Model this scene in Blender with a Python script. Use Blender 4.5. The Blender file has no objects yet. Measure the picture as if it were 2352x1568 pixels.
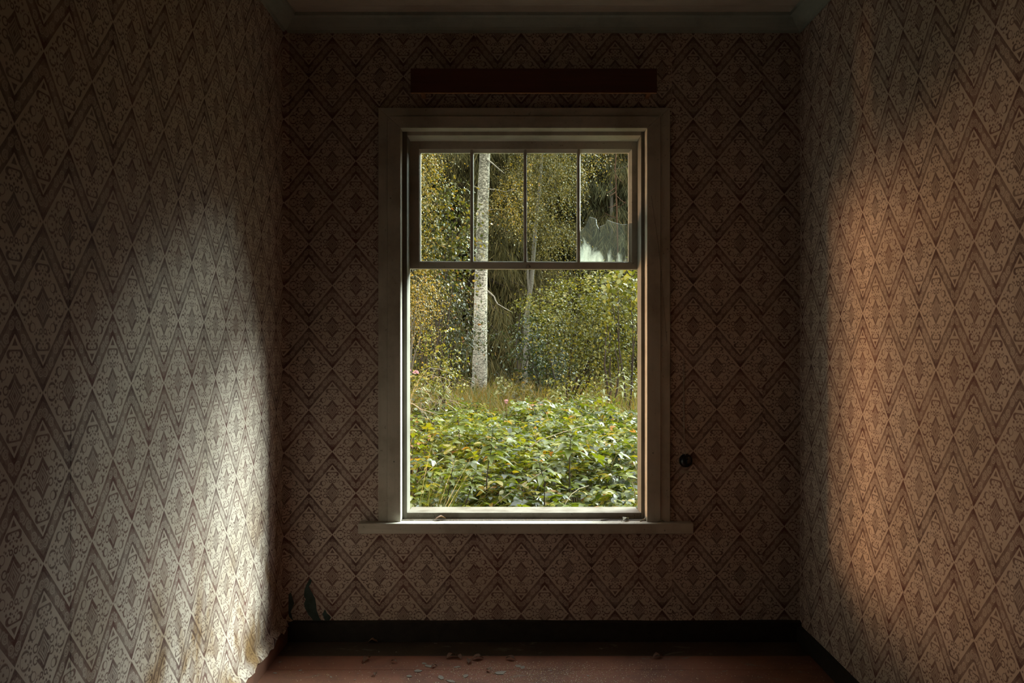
import bpy, bmesh, math, random
import numpy as np
from mathutils import Vector, Matrix, noise

random.seed(7)
rng = np.random.default_rng(7)
sc = bpy.context.scene
COL = sc.collection
F = 1910.0          # focal length in photograph pixels (frame 2352 x 1568)
EYE = 1.60
D = 4.46            # window wall
XL, XR = -1.2243, 1.547
CEIL = 3.334
YB = -2.4           # wall behind the camera

# ------------------------------------------------------------------ camera, sky, lights, exposure
cam_d = bpy.data.cameras.new('camera')
cam = bpy.data.objects.new('camera', cam_d)
COL.objects.link(cam)
cam.location = (0, 0, EYE)
cam.rotation_euler = (math.pi / 2, 0, 0)
cam_d.sensor_width = 36
cam_d.lens = 36 * F / 2352
cam_d.clip_end = 300
sc.camera = cam

SKY = 7.0
world = bpy.data.worlds.new('overcast_sky')
sc.world = world
world.use_nodes = True
wt = world.node_tree
wt.nodes.clear()
wo = wt.nodes.new('ShaderNodeOutputWorld')
wb = wt.nodes.new('ShaderNodeBackground')
wg = wt.nodes.new('ShaderNodeTexCoord')
ws = wt.nodes.new('ShaderNodeSeparateXYZ')
wr = wt.nodes.new('ShaderNodeValToRGB')
wt.links.new(wg.outputs['Generated'], ws.inputs[0])
wt.links.new(ws.outputs['Z'], wr.inputs[0])
wr.color_ramp.elements[0].position = 0.0
wr.color_ramp.elements[0].color = (0.37, 0.37, 0.36, 1)
wr.color_ramp.elements[1].position = 1.0
wr.color_ramp.elements[1].color = (0.97, 1.0, 0.98, 1)
wt.links.new(wr.outputs[0], wb.inputs[0])
wb.inputs[1].default_value = SKY
wt.links.new(wb.outputs[0], wo.inputs[0])

# hazy sun high to the right, its light spread by thin cloud
sun_d = bpy.data.lights.new('hazy_sun', 'SUN')
sun = bpy.data.objects.new('hazy_sun', sun_d)
COL.objects.link(sun)
sun_d.energy = 16.0
sun_d.color = (0.83, 1.0, 0.89)
sun_d.angle = math.radians(32)
SAZ, SEL = math.radians(51.5), math.radians(28)
sun.rotation_euler = Vector((-math.sin(SAZ) * math.cos(SEL), -math.cos(SAZ) * math.cos(SEL), -math.sin(SEL))).to_track_quat('-Z', 'Y').to_euler()
sun.location = (12, 14, 12)
ADDED_PANE_GLOW = 56.0     # added unseen panes casting warm light on the right wall

# portal in the window opening: emits nothing, only guides the sampling of the sky
por_d = bpy.data.lights.new('window_portal', 'AREA')
por = bpy.data.objects.new('window_portal', por_d)
COL.objects.link(por)
por_d.shape = 'RECTANGLE'
por_d.size, por_d.size_y = 1.30, 2.12
por.location = (0.065, 4.72, 1.66)
por.rotation_euler = Vector((0, -1, 0)).to_track_quat('-Z', 'Z').to_euler()
por_d.cycles.is_portal = True

sc.view_settings.view_transform = 'Standard'
sc.view_settings.look = 'None'
sc.view_settings.gamma = 1
sc.view_settings.use_curve_mapping = False
sc.view_settings.exposure = 0.18
sc.cycles.max_bounces = 7
sc.cycles.diffuse_bounces = 4
sc.cycles.glossy_bounces = 3
sc.cycles.transmission_bounces = 4
sc.cycles.transparent_max_bounces = 10
sc.cycles.sample_clamp_indirect = 6.0


# ------------------------------------------------------------------ helpers
def P(px, py, d):
    return Vector(((px - 1176) * d / F, d, EYE + (784 - py) * d / F))


def tag(o, label=None, cat=None, group=None, kind=None):
    if label: o['label'] = label
    if cat: o['category'] = cat
    if group: o['group'] = group
    if kind: o['kind'] = kind
    return o


def link(name, me, mat=None, parent=None, loc=(0, 0, 0)):
    o = bpy.data.objects.new(name, me)
    COL.objects.link(o)
    o.location = loc
    if mat is not None and me is not None and not me.materials:
        me.materials.append(mat)
    if parent is not None:
        o.parent = parent
    return o


def empty(name, loc=(0, 0, 0), parent=None):
    o = bpy.data.objects.new(name, None)
    COL.objects.link(o)
    o.location = loc
    o.empty_display_size = 0.1
    if parent is not None:
        o.parent = parent
    return o


def mesh_np(name, v, f, smooth=False, mat=None):
    """v (N,3) floats; f (M,k) ints, all faces with k corners."""
    v = np.asarray(v, dtype=np.float32).reshape(-1, 3)
    f = np.asarray(f, dtype=np.int32)
    k = f.shape[1]
    me = bpy.data.meshes.new(name)
    me.vertices.add(len(v))
    me.vertices.foreach_set('co', v.ravel())
    me.loops.add(f.size)
    me.loops.foreach_set('vertex_index', f.ravel())
    me.polygons.add(len(f))
    me.polygons.foreach_set('loop_start', np.arange(0, f.size, k, dtype=np.int32))
    me.polygons.foreach_set('loop_total', np.full(len(f), k, dtype=np.int32))
    if smooth:
        me.polygons.foreach_set('use_smooth', np.ones(len(f), dtype=bool))
    me.update(calc_edges=True)
    if mat is not None:
        me.materials.append(mat)
    return me


class MB:
    def __init__(self):
        self.v, self.f = [], []

    def box(self, x0, x1, y0, y1, z0, z1):
        b = len(self.v)
        self.v += [(x0, y0, z0), (x1, y0, z0), (x1, y1, z0), (x0, y1, z0), (x0, y0, z1), (x1, y0, z1), (x1, y1, z1), (x0, y1, z1)]
        self.f += [tuple(b + i for i in q) for q in ((0, 3, 2, 1), (4, 5, 6, 7), (0, 1, 5, 4), (1, 2, 6, 5), (2, 3, 7, 6), (3, 0, 4, 7))]
        return self

    def hexa(self, pts):
        """8 points: bottom ring 0-3, top ring 4-7"""
        b = len(self.v)
        self.v += [tuple(p) for p in pts]
        self.f += [tuple(b + i for i in q) for q in ((0, 3, 2, 1), (4, 5, 6, 7), (0, 1, 5, 4), (1, 2, 6, 5), (2, 3, 7, 6), (3, 0, 4, 7))]
        return self

    def loft(self, a, c):
        """two equal closed outlines joined, ends capped"""
        b, n = len(self.v), len(a)
        self.v += [tuple(p) for p in a] + [tuple(p) for p in c]
        for i in range(n):
            j = (i + 1) % n
            self.f.append((b + i, b + j, b + n + j, b + n + i))
        self.f.append(tuple(b + i for i in reversed(range(n))))
        self.f.append(tuple(b + n + i for i in range(n)))
        return self

    def tube(self, pts, rad, n=6, cap=True):
        pts = [Vector(p) for p in pts]
        if not hasattr(rad, '__len__'):
            rad = [rad] * len(pts)
        b = len(self.v)
        up = Vector((0.3, 0.2, 1)).normalized()
        for i, p in enumerate(pts):
            t = (pts[min(i + 1, len(pts) - 1)] - pts[max(i - 1, 0)]).normalized()
            if abs(t.dot(up)) > 0.95:
                up = Vector((1, 0.1, 0)).normalized()
            s = t.cross(up).normalized()
            u = s.cross(t)
            for k in range(n):
                a = 2 * math.pi * k / n
                self.v.append(tuple(p + (s * math.cos(a) + u * math.sin(a)) * rad[i]))
        for i in range(len(pts) - 1):
            for k in range(n):
                l = (k + 1) % n
                self.f.append((b + i * n + k, b + i * n + l, b + (i + 1) * n + l, b + (i + 1) * n + k))
        if cap:
            self.f.append(tuple(b + k for k in reversed(range(n))))
            e = b + (len(pts) - 1) * n
            self.f.append(tuple(e + k for k in range(n)))
        return self

    def mesh(self, name, smooth=False):
        me = bpy.data.meshes.new(name)
        me.from_pydata(self.v, [], self.f)
        if smooth:
            for p in me.polygons: p.use_smooth = True
        me.update()
        return me

    def build(self, name, mat, parent=None, bevel=0, smooth=False, loc=(0, 0, 0)):
        if loc != (0, 0, 0):
            l = Vector(loc)
            self.v = [tuple(Vector(p) - l) for p in self.v]
        o = link(name, self.mesh(name, smooth), mat, parent, loc)
        if bevel:
            m = o.modifiers.new('bevel', 'BEVEL')
            m.width = bevel
            m.segments = 2
            m.limit_method = 'ANGLE'
        return o


# ------------------------------------------------------------------ node helper
class NT:
    def __init__(self, name):
        self.m = bpy.data.materials.new(name)
        self.m.use_nodes = True
        self.t = self.m.node_tree
        self.t.nodes.clear()
        self.out = self.t.nodes.new('ShaderNodeOutputMaterial')

    def n(self, kind, **kw):
        x = self.t.nodes.new('ShaderNode' + kind)
        for k, v in kw.items():
            setattr(x, k, v)
        return x

    def put(self, sock, v):
        if isinstance(v, bpy.types.NodeSocket):
            self.t.links.new(v, sock)
        elif v is not None:
            if hasattr(sock.default_value, '__len__') and hasattr(v, '__len__') and len(sock.default_value) == 4 and len(v) == 3:
                v = (*v, 1)
            sock.default_value = v

    def math(self, op, a, b=None, c=None, clamp=False):
        x = self.n('Math', operation=op, use_clamp=clamp)
        self.put(x.inputs[0], a); self.put(x.inputs[1], b)
        if c is not None: self.put(x.inputs[2], c)
        return x.outputs[0]

    def add(self, a, b): return self.math('ADD', a, b)
    def sub(self, a, b): return self.math('SUBTRACT', a, b)
    def mul(self, a, b): return self.math('MULTIPLY', a, b)
    def mn(self, a, b): return self.math('MINIMUM', a, b)
    def mx(self, a, b): return self.math('MAXIMUM', a, b)
    def absv(self, a): return self.math('ABSOLUTE', a)

    def ramp01(self, v, lo, hi, a=0.0, b=1.0, smooth=True):
        x = self.n('MapRange', interpolation_type='SMOOTHSTEP' if smooth else 'LINEAR')
        self.put(x.inputs[0], v)
        for i, q in enumerate((lo, hi, a, b)): self.put(x.inputs[1 + i], q)
        return x.outputs[0]

    def mix(self, fac, a, b, blend='MIX'):
        x = self.n('Mix', data_type='RGBA', blend_type=blend)
        self.put(x.inputs[0], fac); self.put(x.inputs[6], a); self.put(x.inputs[7], b)
        return x.outputs[2]

    def mixf(self, fac, a, b):
        x = self.n('Mix', data_type='FLOAT')
        self.put(x.inputs[0], fac); self.put(x.inputs[2], a); self.put(x.inputs[3], b)
        return x.outputs[0]

    def noise(self, vec=None, scale=5, detail=3, rough=0.55, dist=0.0, color=False):
        x = self.n('TexNoise')
        if vec is not None: self.put(x.inputs['Vector'], vec)
        x.inputs['Scale'].default_value = scale
        x.inputs['Detail'].default_value = detail
        x.inputs['Roughness'].default_value = rough
        x.inputs['Distortion'].default_value = dist
        return x.outputs['Color' if color else 'Fac']

    def coord(self, which='Object'):
        return self.n('TexCoord').outputs[which]

    def pos(self):
        return self.n('NewGeometry').outputs['Position']

    def scaled(self, vec, s):
        x = self.n('Mapping')
        self.put(x.inputs[0], vec)
        x.inputs['Scale'].default_value = s
        return x.outputs[0]

    def ramp(self, fac, stops, const=False):
        x = self.n('ValToRGB')
        self.put(x.inputs[0], fac)
        cr = x.color_ramp
        if const: cr.interpolation = 'CONSTANT'
        while len(cr.elements) < len(stops): cr.elements.new(0.5)
        for e, (p, c) in zip(cr.elements, stops):
            e.position = p
            e.color = (*c, 1)
        return x.outputs[0]

    def bump(self, h, strength=0.3, dist=0.01):
        x = self.n('Bump')
        self.put(x.inputs['Height'], h)
        x.inputs['Strength'].default_value = strength
        x.inputs['Distance'].default_value = dist
        return x.outputs[0]

    def bsdf(self, color, rough=0.6, normal=None, spec=0.4, finish=True, **kw):
        b = self.n('BsdfPrincipled')
        self.put(b.inputs['Base Color'], color)
        self.put(b.inputs['Roughness'], rough)
        self.put(b.inputs['Specular IOR Level'], spec)
        for k, v in kw.items(): self.put(b.inputs[k], v)
        if normal is not None: self.put(b.inputs['Normal'], normal)
        if finish: self.t.links.new(b.outputs[0], self.out.inputs[0])
        return b.outputs[0]


# ------------------------------------------------------------------ materials
HW, HH = 0.126, 0.2224       # half width and half repeat height of the wallpaper diamonds (m)


def wallpaper(name, stain=0.0):
    N = NT(name)
    uv = N.n('UVMap').outputs[0]
    s = N.n('SeparateXYZ'); N.put(s.inputs[0], uv)
    H = HH / HW
    # slight print wobble
    x1 = N.math('PINGPONG', s.outputs[0], 1.0)
    y1 = N.math('PINGPONG', s.outputs[1], H)
    g = N.math('MULTIPLY_ADD', y1, 1 / H, x1)
    flip = N.math('GREATER_THAN', g, 1.0)
    lx = N.mixf(flip, x1, N.sub(1.0, x1))
    ly = N.mixf(flip, y1, N.sub(H, y1))
    cv = N.n('CombineXYZ'); N.put(cv.inputs[0], lx); N.put(cv.inputs[1], ly)
    L = cv.outputs[0]

    def dist(x, y, sx=1.0):
        d = N.n('VectorMath', operation='DISTANCE')
        N.put(d.inputs[0], L); d.inputs[1].default_value = (x, y, 0)
        return d.outputs['Value']

    def disc(x, y, r): return N.sub(dist(x, y), r * 0.85)
    def ring(x, y, r, t):
        return N.sub(N.absv(N.sub(dist(x, y), r)), t)

    parts = []
    # apex triangle
    parts.append(N.mx(N.math('MULTIPLY_ADD', lx, 1.6, N.sub(ly, 1.13)), N.sub(0.98, ly)))
    # bow hooks and bar below it
    dh = dist(0.15, 0.81)
    parts.append(N.sub(N.absv(N.sub(dh, 0.07)), N.math('MULTIPLY_ADD', N.sub(lx, 0.13), 0.30, 0.012)))
    parts.append(N.mx(N.sub(N.absv(N.sub(ly, 0.885)), 0.016), N.sub(lx, 0.2)))
    for a in ((0.0, 0.76, 0.03), (0.11, 0.68, 0.035), (0.25, 0.67, 0.04), (0.0, 0.60, 0.035), (0.15, 0.56, 0.028), (0.25, 0.53, 0.03),
              (0.53, 0.36, 0.032), (0.52, 0.22, 0.045), (0.47, 0.08, 0.04), (0.64, 0.0, 0.036), (0.90, 0.0, 0.03), (0.66, 0.27, 0.03)):
        parts.append(disc(*a))
    parts.append(ring(0.08, 0.50, 0.05, 0.015))
    # C scroll, thicker on its outer side
    dc = dist(0.38, 0.42)
    parts.append(N.sub(N.absv(N.sub(dc, 0.095)), N.mx(N.math('MULTIPLY_ADD', N.sub(lx, 0.38), 0.26, 0.006), 0.007)))
    # side rosette: arcs thick at top and bottom
    df = dist(0.66, 0.0)
    parts.append(N.sub(N.absv(N.sub(df, 0.17)), N.mx(N.math('MULTIPLY_ADD', N.sub(ly, 0.085), 0.30, 0.0), 0.007)))
    # medallion
    m = N.add(N.math('POWER', N.mul(lx, 1 / 0.41), 0.80), N.math('POWER', N.mul(ly, 1 / 0.47), 1.0))
    parts.append(N.mx(N.mul(N.sub(N.absv(N.sub(m, 0.86)), 0.15), 0.3), N.sub(0.13, ly)))
    parts.append(N.mul(N.sub(N.absv(N.sub(m, 0.56)), 0.05), 0.3))
    parts.append(N.mul(N.sub(N.absv(N.sub(m, 0.36)), 0.04), 0.3))
    parts.append(N.mul(N.sub(m, 0.2), 0.3))
    parts.append(ring(0.30, 0.12, 0.08, 0.015))
    # small seeds and leaves between the scrolls
    for a in ((0.18, 0.76, 0.02), (0.07, 0.84, 0.022), (0.30, 0.56, 0.022), (0.44, 0.50, 0.02), (0.20, 0.47, 0.022), (0.42, 0.30, 0.022), (0.57, 0.10, 0.02), (0.44, 0.17, 0.02), (0.75, 0.10, 0.02), (0.60, 0.30, 0.016), (0.05, 0.70, 0.018)):
        parts.append(disc(*a))
    d = parts[0]
    for q in parts[1:]: d = N.mn(d, q)
    dark = N.ramp01(d, -0.012, 0.016, 1.0, 0.0)
    fill = N.ramp01(m, 0.70, 0.76, 0.34, 0.0)
    # keep motifs inside the pale diamond
    e = N.math('MULTIPLY_ADD', lx, 1.2, N.sub(ly, 1.2))
    inside = N.ramp01(e, -0.03, -0.005, 1.0, 0.0)
    # chevron band with pale scrolls
    w = N.math('MULTIPLY_ADD', x1, 1.2, N.sub(y1, H - 0.285))
    PR = 0.2
    wa_ = N.absv(w)
    fx_ = N.math('DIVIDE', x1, PR)
    cell = N.math('FLOOR', fx_)
    dx_ = N.mul(N.sub(N.sub(fx_, cell), 0.5), PR)
    sgn = N.math('MULTIPLY_ADD', N.math('MODULO', cell, 2.0), 2.0, -1.0)
    dx2 = N.math('MULTIPLY_ADD', sgn, -0.020, dx_)
    dy2 = N.sub(N.sub(w, N.mul(dx_, 1.2)), N.mul(sgn, 0.018))
    rr = N.math('SQRT', N.add(N.mul(dx2, dx2), N.mul(dy2, dy2)))
    scroll = N.mx(N.ramp01(N.absv(N.sub(rr, 0.088)), 0.008, 0.024, 1.0, 0.0), N.ramp01(N.absv(N.sub(rr, 0.044)), 0.007, 0.02, 0.9, 0.0))
    vine = N.math('MULTIPLY_ADD', N.math('SINE', N.math('MULTIPLY', fx_, math.pi)), 0.15, w)
    scroll = N.mx(scroll, N.mul(N.ramp01(N.absv(vine), 0.014, 0.034, 0.9, 0.0), N.math('GREATER_THAN', rr, 0.09)))
    outer = N.mul(N.ramp01(wa_, 0.10, 0.15, 0.0, 0.26), N.math('GREATER_THAN', rr, 0.08))
    bandv = N.math('SUBTRACT', N.add(N.math('MULTIPLY_ADD', N.math('POWER', N.mul(N.absv(N.sub(x1, 0.5)), 2.0), 2.0), 0.30, 0.64), outer), N.mul(scroll, 0.52))
    bandv = N.mx(bandv, N.ramp01(N.absv(N.sub(wa_, 0.245)), 0.009, 0.024, 0.95, 0.0))
    inband = N.ramp01(wa_, 0.264, 0.278, 1.0, 0.0)
    ink = N.mixf(inband, N.mul(N.mx(dark, fill), inside), bandv)
    # uneven, rubbed print
    ps = N.pos()
    wear = N.noise(ps, 9, 4, 0.65)
    fine = N.noise(ps, 140, 2, 0.6)
    ink = N.mul(ink, N.ramp01(wear, 0.25, 0.75, 0.72, 1.0))
    ink = N.mul(ink, N.ramp01(fine, 0.3, 0.7, 0.85, 1.0))
    blot = N.noise(ps, 2.2, 5, 0.62)
    paper = N.mix(N.ramp01(blot, 0.35, 0.7), (0.55, 0.460, 0.400), (0.475, 0.385, 0.318))
    inkc = N.mix(N.ramp01(N.noise(ps, 3.1, 2), 0.35, 0.65), (0.135, 0.054, 0.046), (0.10, 0.052, 0.047))
    col = N.mix(ink, paper, inkc)
    # dark fly specks and mildew
    speck = N.ramp01(N.noise(ps, 55, 2, 0.5), 0.72, 0.76, 0.0, 0.5)
    col = N.mix(speck, col, (0.06, 0.05, 0.045))
    if stain:
        sp = N.n('SeparateXYZ'); N.put(sp.inputs[0], ps)
        low = N.ramp01(sp.outputs[2], 0.35, 1.05, 1.0, 0.0)
        st = N.ramp01(N.noise(N.scaled(ps, (1, 1.3, 0.9)), 2.6, 5, 0.6, 0.6), 0.47, 0.68)
        col = N.mix(N.mul(N.mul(low, st), stain), col, (0.40, 0.24, 0.085), 'MULTIPLY')
        low2 = N.ramp01(sp.outputs[2], 0.1, 0.5, 0.35, 0.0)
        col = N.mix(N.mul(low2, st), col, (0.25, 0.15, 0.06))
    h = N.add(N.mul(N.noise(ps, 5, 3), 1.0), N.mul(N.noise(ps, 60, 2), 0.05))
    nb = N.bump(h, 0.35, 0.02)
    N.bsdf(col, 0.78, nb, 0.22)
    return N.m


def painted(name, base, grime, speck=0.6, rough=0.55, gscale=4.0, grain=(1, 1, 1), crack=0.25):
    """old oil paint over wood: dirt clouds, fine grain, specks where paint has gone"""
    N = NT(name)
    ps = N.pos()
    a = N.noise(ps, gscale, 5, 0.62)
    col = N.mix(N.ramp01(a, 0.38, 0.72), base, grime)
    gr = N.noise(N.scaled(ps, grain), 60, 3, 0.6)
    col = N.mix(N.ramp01(gr, 0.45, 0.75, 0.0, crack), col, grime)
    sk = N.ramp01(N.noise(ps, 70, 3, 0.6), 0.66, 0.71, 0.0, speck)
    col = N.mix(sk, col, (0.07, 0.05, 0.035))
    h = N.add(N.mul(gr, 0.6), N.mul(a, 0.4))
    N.bsdf(col, rough, N.bump(h, 0.25, 0.004), 0.35)
    return N.m


def simple(name, c1, c2, scale=20, rough=0.7, spec=0.3, bump=0.2, bd=0.004, dims=(1, 1, 1)):
    N = NT(name)
    a = N.noise(N.scaled(N.coord('Object'), dims), scale, 4, 0.6)
    N.bsdf(N.mix(N.ramp01(a, 0.3, 0.7), c1, c2), rough, N.bump(a, bump, bd), spec)
    return N.m


def leafmat(name, stops, per_object=False, rough=0.42, spec=0.3, trans=0.3, tcol=None, veins=False):
    N = NT(name)
    r = N.n('ObjectInfo').outputs['Random'] if per_object else N.n('NewGeometry').outputs['Random Per Island']
    col = N.ramp(r, stops)
    bl = N.noise(N.pos(), 30, 2)
    col = N.mix(N.ramp01(bl, 0.3, 0.75, 0.0, 0.35), col, (0.02, 0.03, 0.008), 'MULTIPLY') if False else col
    b = N.bsdf(col, rough, None, spec, finish=False)
    t = N.n('BsdfTranslucent')
    N.put(t.inputs[0], N.mix(1.0, col, (1.5, 1.35, 0.6), 'MULTIPLY'))
    mx = N.n('MixShader'); mx.inputs[0].default_value = trans
    N.t.links.new(b, mx.inputs[1]); N.t.links.new(t.outputs[0], mx.inputs[2])
    N.t.links.new(mx.outputs[0], N.out.inputs[0])
    return N.m


M = {}
M['paper'] = wallpaper('faded_diamond_wallpaper')
M['paper_damp'] = wallpaper('damp_stained_diamond_wallpaper', 0.9)
M['plaster'] = simple('old_plaster', (0.42, 0.38, 0.32), (0.30, 0.27, 0.23), 8)
M['bare'] = simple('bare_painted_plaster', (0.065, 0.10, 0.09), (0.042, 0.062, 0.056), 25, 0.85)
M['white_v'] = painted('chipped_cream_paint_upright', (0.50, 0.465, 0.40), (0.33, 0.295, 0.24), 0.55, grain=(1, 1, 0.06))
M['white_h'] = painted('chipped_cream_paint_level', (0.50, 0.465, 0.40), (0.33, 0.295, 0.24), 0.55, grain=(0.06, 1, 1))
M['sill'] = painted('glare_dimmed_dirty_sill_paint', (0.215, 0.19, 0.158), (0.115, 0.09, 0.066), 0.9, gscale=9, grain=(0.06, 1, 1), crack=0.5)  # grimy cream paint, colour darkened further to hold down strong sunlight on the sill
M['jamb'] = painted('glare_dimmed_jamb_paint', (0.20, 0.185, 0.155), (0.14, 0.125, 0.10), 0.6, grain=(1, 1, 0.06))  # darkened copy of the casing cream, offsetting the sun on the reveals
M['sash_paint'] = painted('grey_sash_paint', (0.50, 0.46, 0.40), (0.32, 0.29, 0.24), 0.5, grain=(0.3, 1, 0.3))
M['cornice'] = painted('grey_green_cornice_paint', (0.36, 0.40, 0.36), (0.24, 0.28, 0.25), 0.2, 0.6, grain=(0.05, 1, 1))
M['ceiling'] = painted('yellowed_ceiling_paint', (0.50, 0.45, 0.39), (0.40, 0.345, 0.29), 0.1, 0.6, grain=(0.04, 1, 1))
M['pelmet'] = simple('dark_varnished_wood', (0.12, 0.036, 0.024), (0.075, 0.026, 0.018), 30, 0.5, 0.4, 0.2, 0.002, (0.05, 1, 1))
M['bracket'] = simple('raw_wood_and_lit_edge', (0.34, 0.17, 0.09), (0.25, 0.12, 0.06), 30)
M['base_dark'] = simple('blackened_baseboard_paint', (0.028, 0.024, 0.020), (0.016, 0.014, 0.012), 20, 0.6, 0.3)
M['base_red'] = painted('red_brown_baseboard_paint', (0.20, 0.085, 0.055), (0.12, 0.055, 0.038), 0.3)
M['black'] = simple('black_bakelite', (0.010, 0.011, 0.012), (0.016, 0.016, 0.017), 40, 0.3, 0.5, 0.05)
M['cable'] = simple('pale_cable_sheath', (0.42, 0.37, 0.30), (0.30, 0.26, 0.21), 40)
M['metal'] = simple('dull_steel', (0.20, 0.19, 0.17), (0.12, 0.10, 0.08), 60, 0.45, 0.6)
M['bark_dark'] = simple('dark_bark', (0.055, 0.042, 0.028), (0.030, 0.024, 0.017), 18, 0.9, 0.15, 0.6, 0.02, (1, 1, 0.25))
M['twig'] = simple('grey_dead_twigs', (0.24, 0.22, 0.17), (0.15, 0.13, 0.10), 25, 0.9, 0.1)
M['stem_dark'] = simple('dark_brown_stems', (0.026, 0.018, 0.012), (0.018, 0.012, 0.008), 25, 0.7, 0.2)
M['stem_green'] = simple('green_stems', (0.10, 0.10, 0.03), (0.13, 0.09, 0.04), 25, 0.6, 0.3)
M['cane'] = simple('pale_dry_canes', (0.26, 0.21, 0.13), (0.17, 0.13, 0.08), 25, 0.7, 0.2)


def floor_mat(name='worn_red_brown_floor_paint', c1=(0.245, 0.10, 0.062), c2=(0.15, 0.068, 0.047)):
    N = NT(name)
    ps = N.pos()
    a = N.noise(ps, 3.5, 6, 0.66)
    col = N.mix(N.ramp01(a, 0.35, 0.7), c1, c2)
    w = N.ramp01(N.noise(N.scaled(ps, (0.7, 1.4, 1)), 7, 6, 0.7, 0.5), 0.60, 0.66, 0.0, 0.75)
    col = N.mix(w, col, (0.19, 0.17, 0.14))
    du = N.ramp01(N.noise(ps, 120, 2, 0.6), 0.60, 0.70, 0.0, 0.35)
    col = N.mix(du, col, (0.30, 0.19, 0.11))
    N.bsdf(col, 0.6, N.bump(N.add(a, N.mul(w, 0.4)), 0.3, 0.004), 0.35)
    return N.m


M['floor'] = floor_mat()
M['floor_shaded'] = floor_mat('shade_darkened_floor_paint', (0.085, 0.060, 0.045), (0.045, 0.036, 0.028))  # shade along the window wall put into the first plank's colour


def birch_mat(name, sc_=1.0, dim=1.0):
    N = NT(name)
    oc = N.coord('Object')
    a = N.noise(N.scaled(oc, (1, 1, 1.9)), 20 * sc_, 5, 0.7)
    b = N.noise(N.scaled(oc, (1, 1, 1.5)), 55 * sc_, 3, 0.65)
    c = N.noise(N.scaled(oc, (1, 1, 0.5)), 1.4 * sc_, 3, 0.6)
    v = N.add(N.mul(a, 0.55), N.mul(b, 0.45))
    thr = N.ramp01(c, 0.35, 0.65, 0.435, 0.555, False)
    dk = N.ramp01(N.sub(v, thr), -0.02, 0.05)
    s = N.n('SeparateXYZ'); N.put(s.inputs[0], oc)
    low = N.ramp01(s.outputs[2], 0.2, 2.2, 0.5, 0.0)
    white = N.mix(N.ramp01(b, 0.3, 0.7), tuple(q * dim for q in (0.56, 0.53, 0.44)), tuple(q * dim for q in (0.35, 0.32, 0.225)))
    col = N.mix(dk, (0.085, 0.078, 0.055), white)
    col = N.mix(N.mul(low, N.ramp01(b, 0.35, 0.6)), col, (0.075, 0.065, 0.05))
    N.bsdf(col, 0.8, N.bump(v, 0.6, 0.03), 0.2)
    return N.m


M['birch'] = birch_mat('birch_bark')
M['birch_slim'] = birch_mat('grey_birch_bark', 2.0, 0.36)
M['pine'] = simple('orange_pine_bark', (0.075, 0.042, 0.022), (0.05, 0.03, 0.018), 12, 0.9, 0.1)
M['needle'] = leafmat('hanging_spruce_needles', [(0, (0.040, 0.039, 0.015)), (0.5, (0.066, 0.060, 0.020)), (0.85, (0.096, 0.080, 0.027)), (1, (0.13, 0.10, 0.04))], rough=0.75, spec=0.12, trans=0.15)
M['needle_blue'] = leafmat('dark_spruce_needles', [(0, (0.040, 0.045, 0.021)), (0.6, (0.066, 0.070, 0.031)), (1, (0.10, 0.098, 0.045))], rough=0.75, spec=0.12, trans=0.15)
M['leaf_gold'] = leafmat('golden_birch_leaves', [(0, (0.05, 0.044, 0.008)), (0.4, (0.105, 0.082, 0.013)), (0.75, (0.165, 0.115, 0.018)), (0.97, (0.24, 0.15, 0.03)), (1, (0.17, 0.07, 0.02))], rough=0.45, spec=0.28)
M['leaf_olive'] = leafmat('olive_birch_leaves', [(0, (0.035, 0.036, 0.010)), (0.5, (0.075, 0.066, 0.016)), (0.85, (0.13, 0.10, 0.022)), (1, (0.2, 0.14, 0.03))], rough=0.45, spec=0.28)
M['leaf_mix'] = leafmat('turning_hazel_leaves', [(0, (0.020, 0.027, 0.007)), (0.5, (0.048, 0.054, 0.012)), (0.8, (0.11, 0.09, 0.016)), (0.97, (0.17, 0.12, 0.02)), (1, (0.17, 0.06, 0.02))], rough=0.42, spec=0.3)
M['leaf_maple'] = leafmat('dull_rowan_leaves', [(0, (0.018, 0.023, 0.010)), (0.6, (0.036, 0.042, 0.017)), (0.93, (0.065, 0.062, 0.02)), (1, (0.16, 0.07, 0.02))], rough=0.5, spec=0.28)
M['leaf_bush'] = leafmat('fresh_bush_leaves', [(0, (0.030, 0.036, 0.008)), (0.5, (0.072, 0.078, 0.014)), (0.85, (0.125, 0.118, 0.018)), (1, (0.19, 0.155, 0.025))], rough=0.42, spec=0.3)
M['leaf_dark'] = leafmat('dark_elder_leaves', [(0, (0.010, 0.017, 0.008)), (0.6, (0.022, 0.033, 0.013)), (1, (0.050, 0.060, 0.022))], rough=0.45, spec=0.28)
M['leaf_yellow'] = leafmat('yellow_green_leaves', [(0, (0.04, 0.05, 0.008)), (0.5, (0.10, 0.105, 0.014)), (1, (0.20, 0.17, 0.03))], rough=0.42, spec=0.3)
BR = [(0, (0.018, 0.028, 0.007)), (0.2, (0.036, 0.054, 0.007)), (0.55, (0.084, 0.106, 0.007)), (0.88, (0.15, 0.15, 0.009)), (0.96, (0.20, 0.155, 0.016)), (0.99, (0.22, 0.10, 0.02)), (1, (0.16, 0.06, 0.02))]
M['bramble'] = leafmat('raspberry_leaves', BR, True, rough=0.33, spec=0.48, trans=0.36)
M['bramble_mass'] = leafmat('shaded_raspberry_leaves', BR, False, rough=0.36, spec=0.5, trans=0.34)
M['herb'] = leafmat('willowherb_leaves', [(0, (0.035, 0.055, 0.008)), (0.7, (0.085, 0.105, 0.012)), (1, (0.15, 0.14, 0.02))], rough=0.4, spec=0.5, trans=0.3)
M['herb_pale'] = leafmat('pale_willowherb_leaves', [(0, (0.07, 0.085, 0.03)), (1, (0.16, 0.17, 0.07))], rough=0.4, spec=0.5, trans=0.3)
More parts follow.
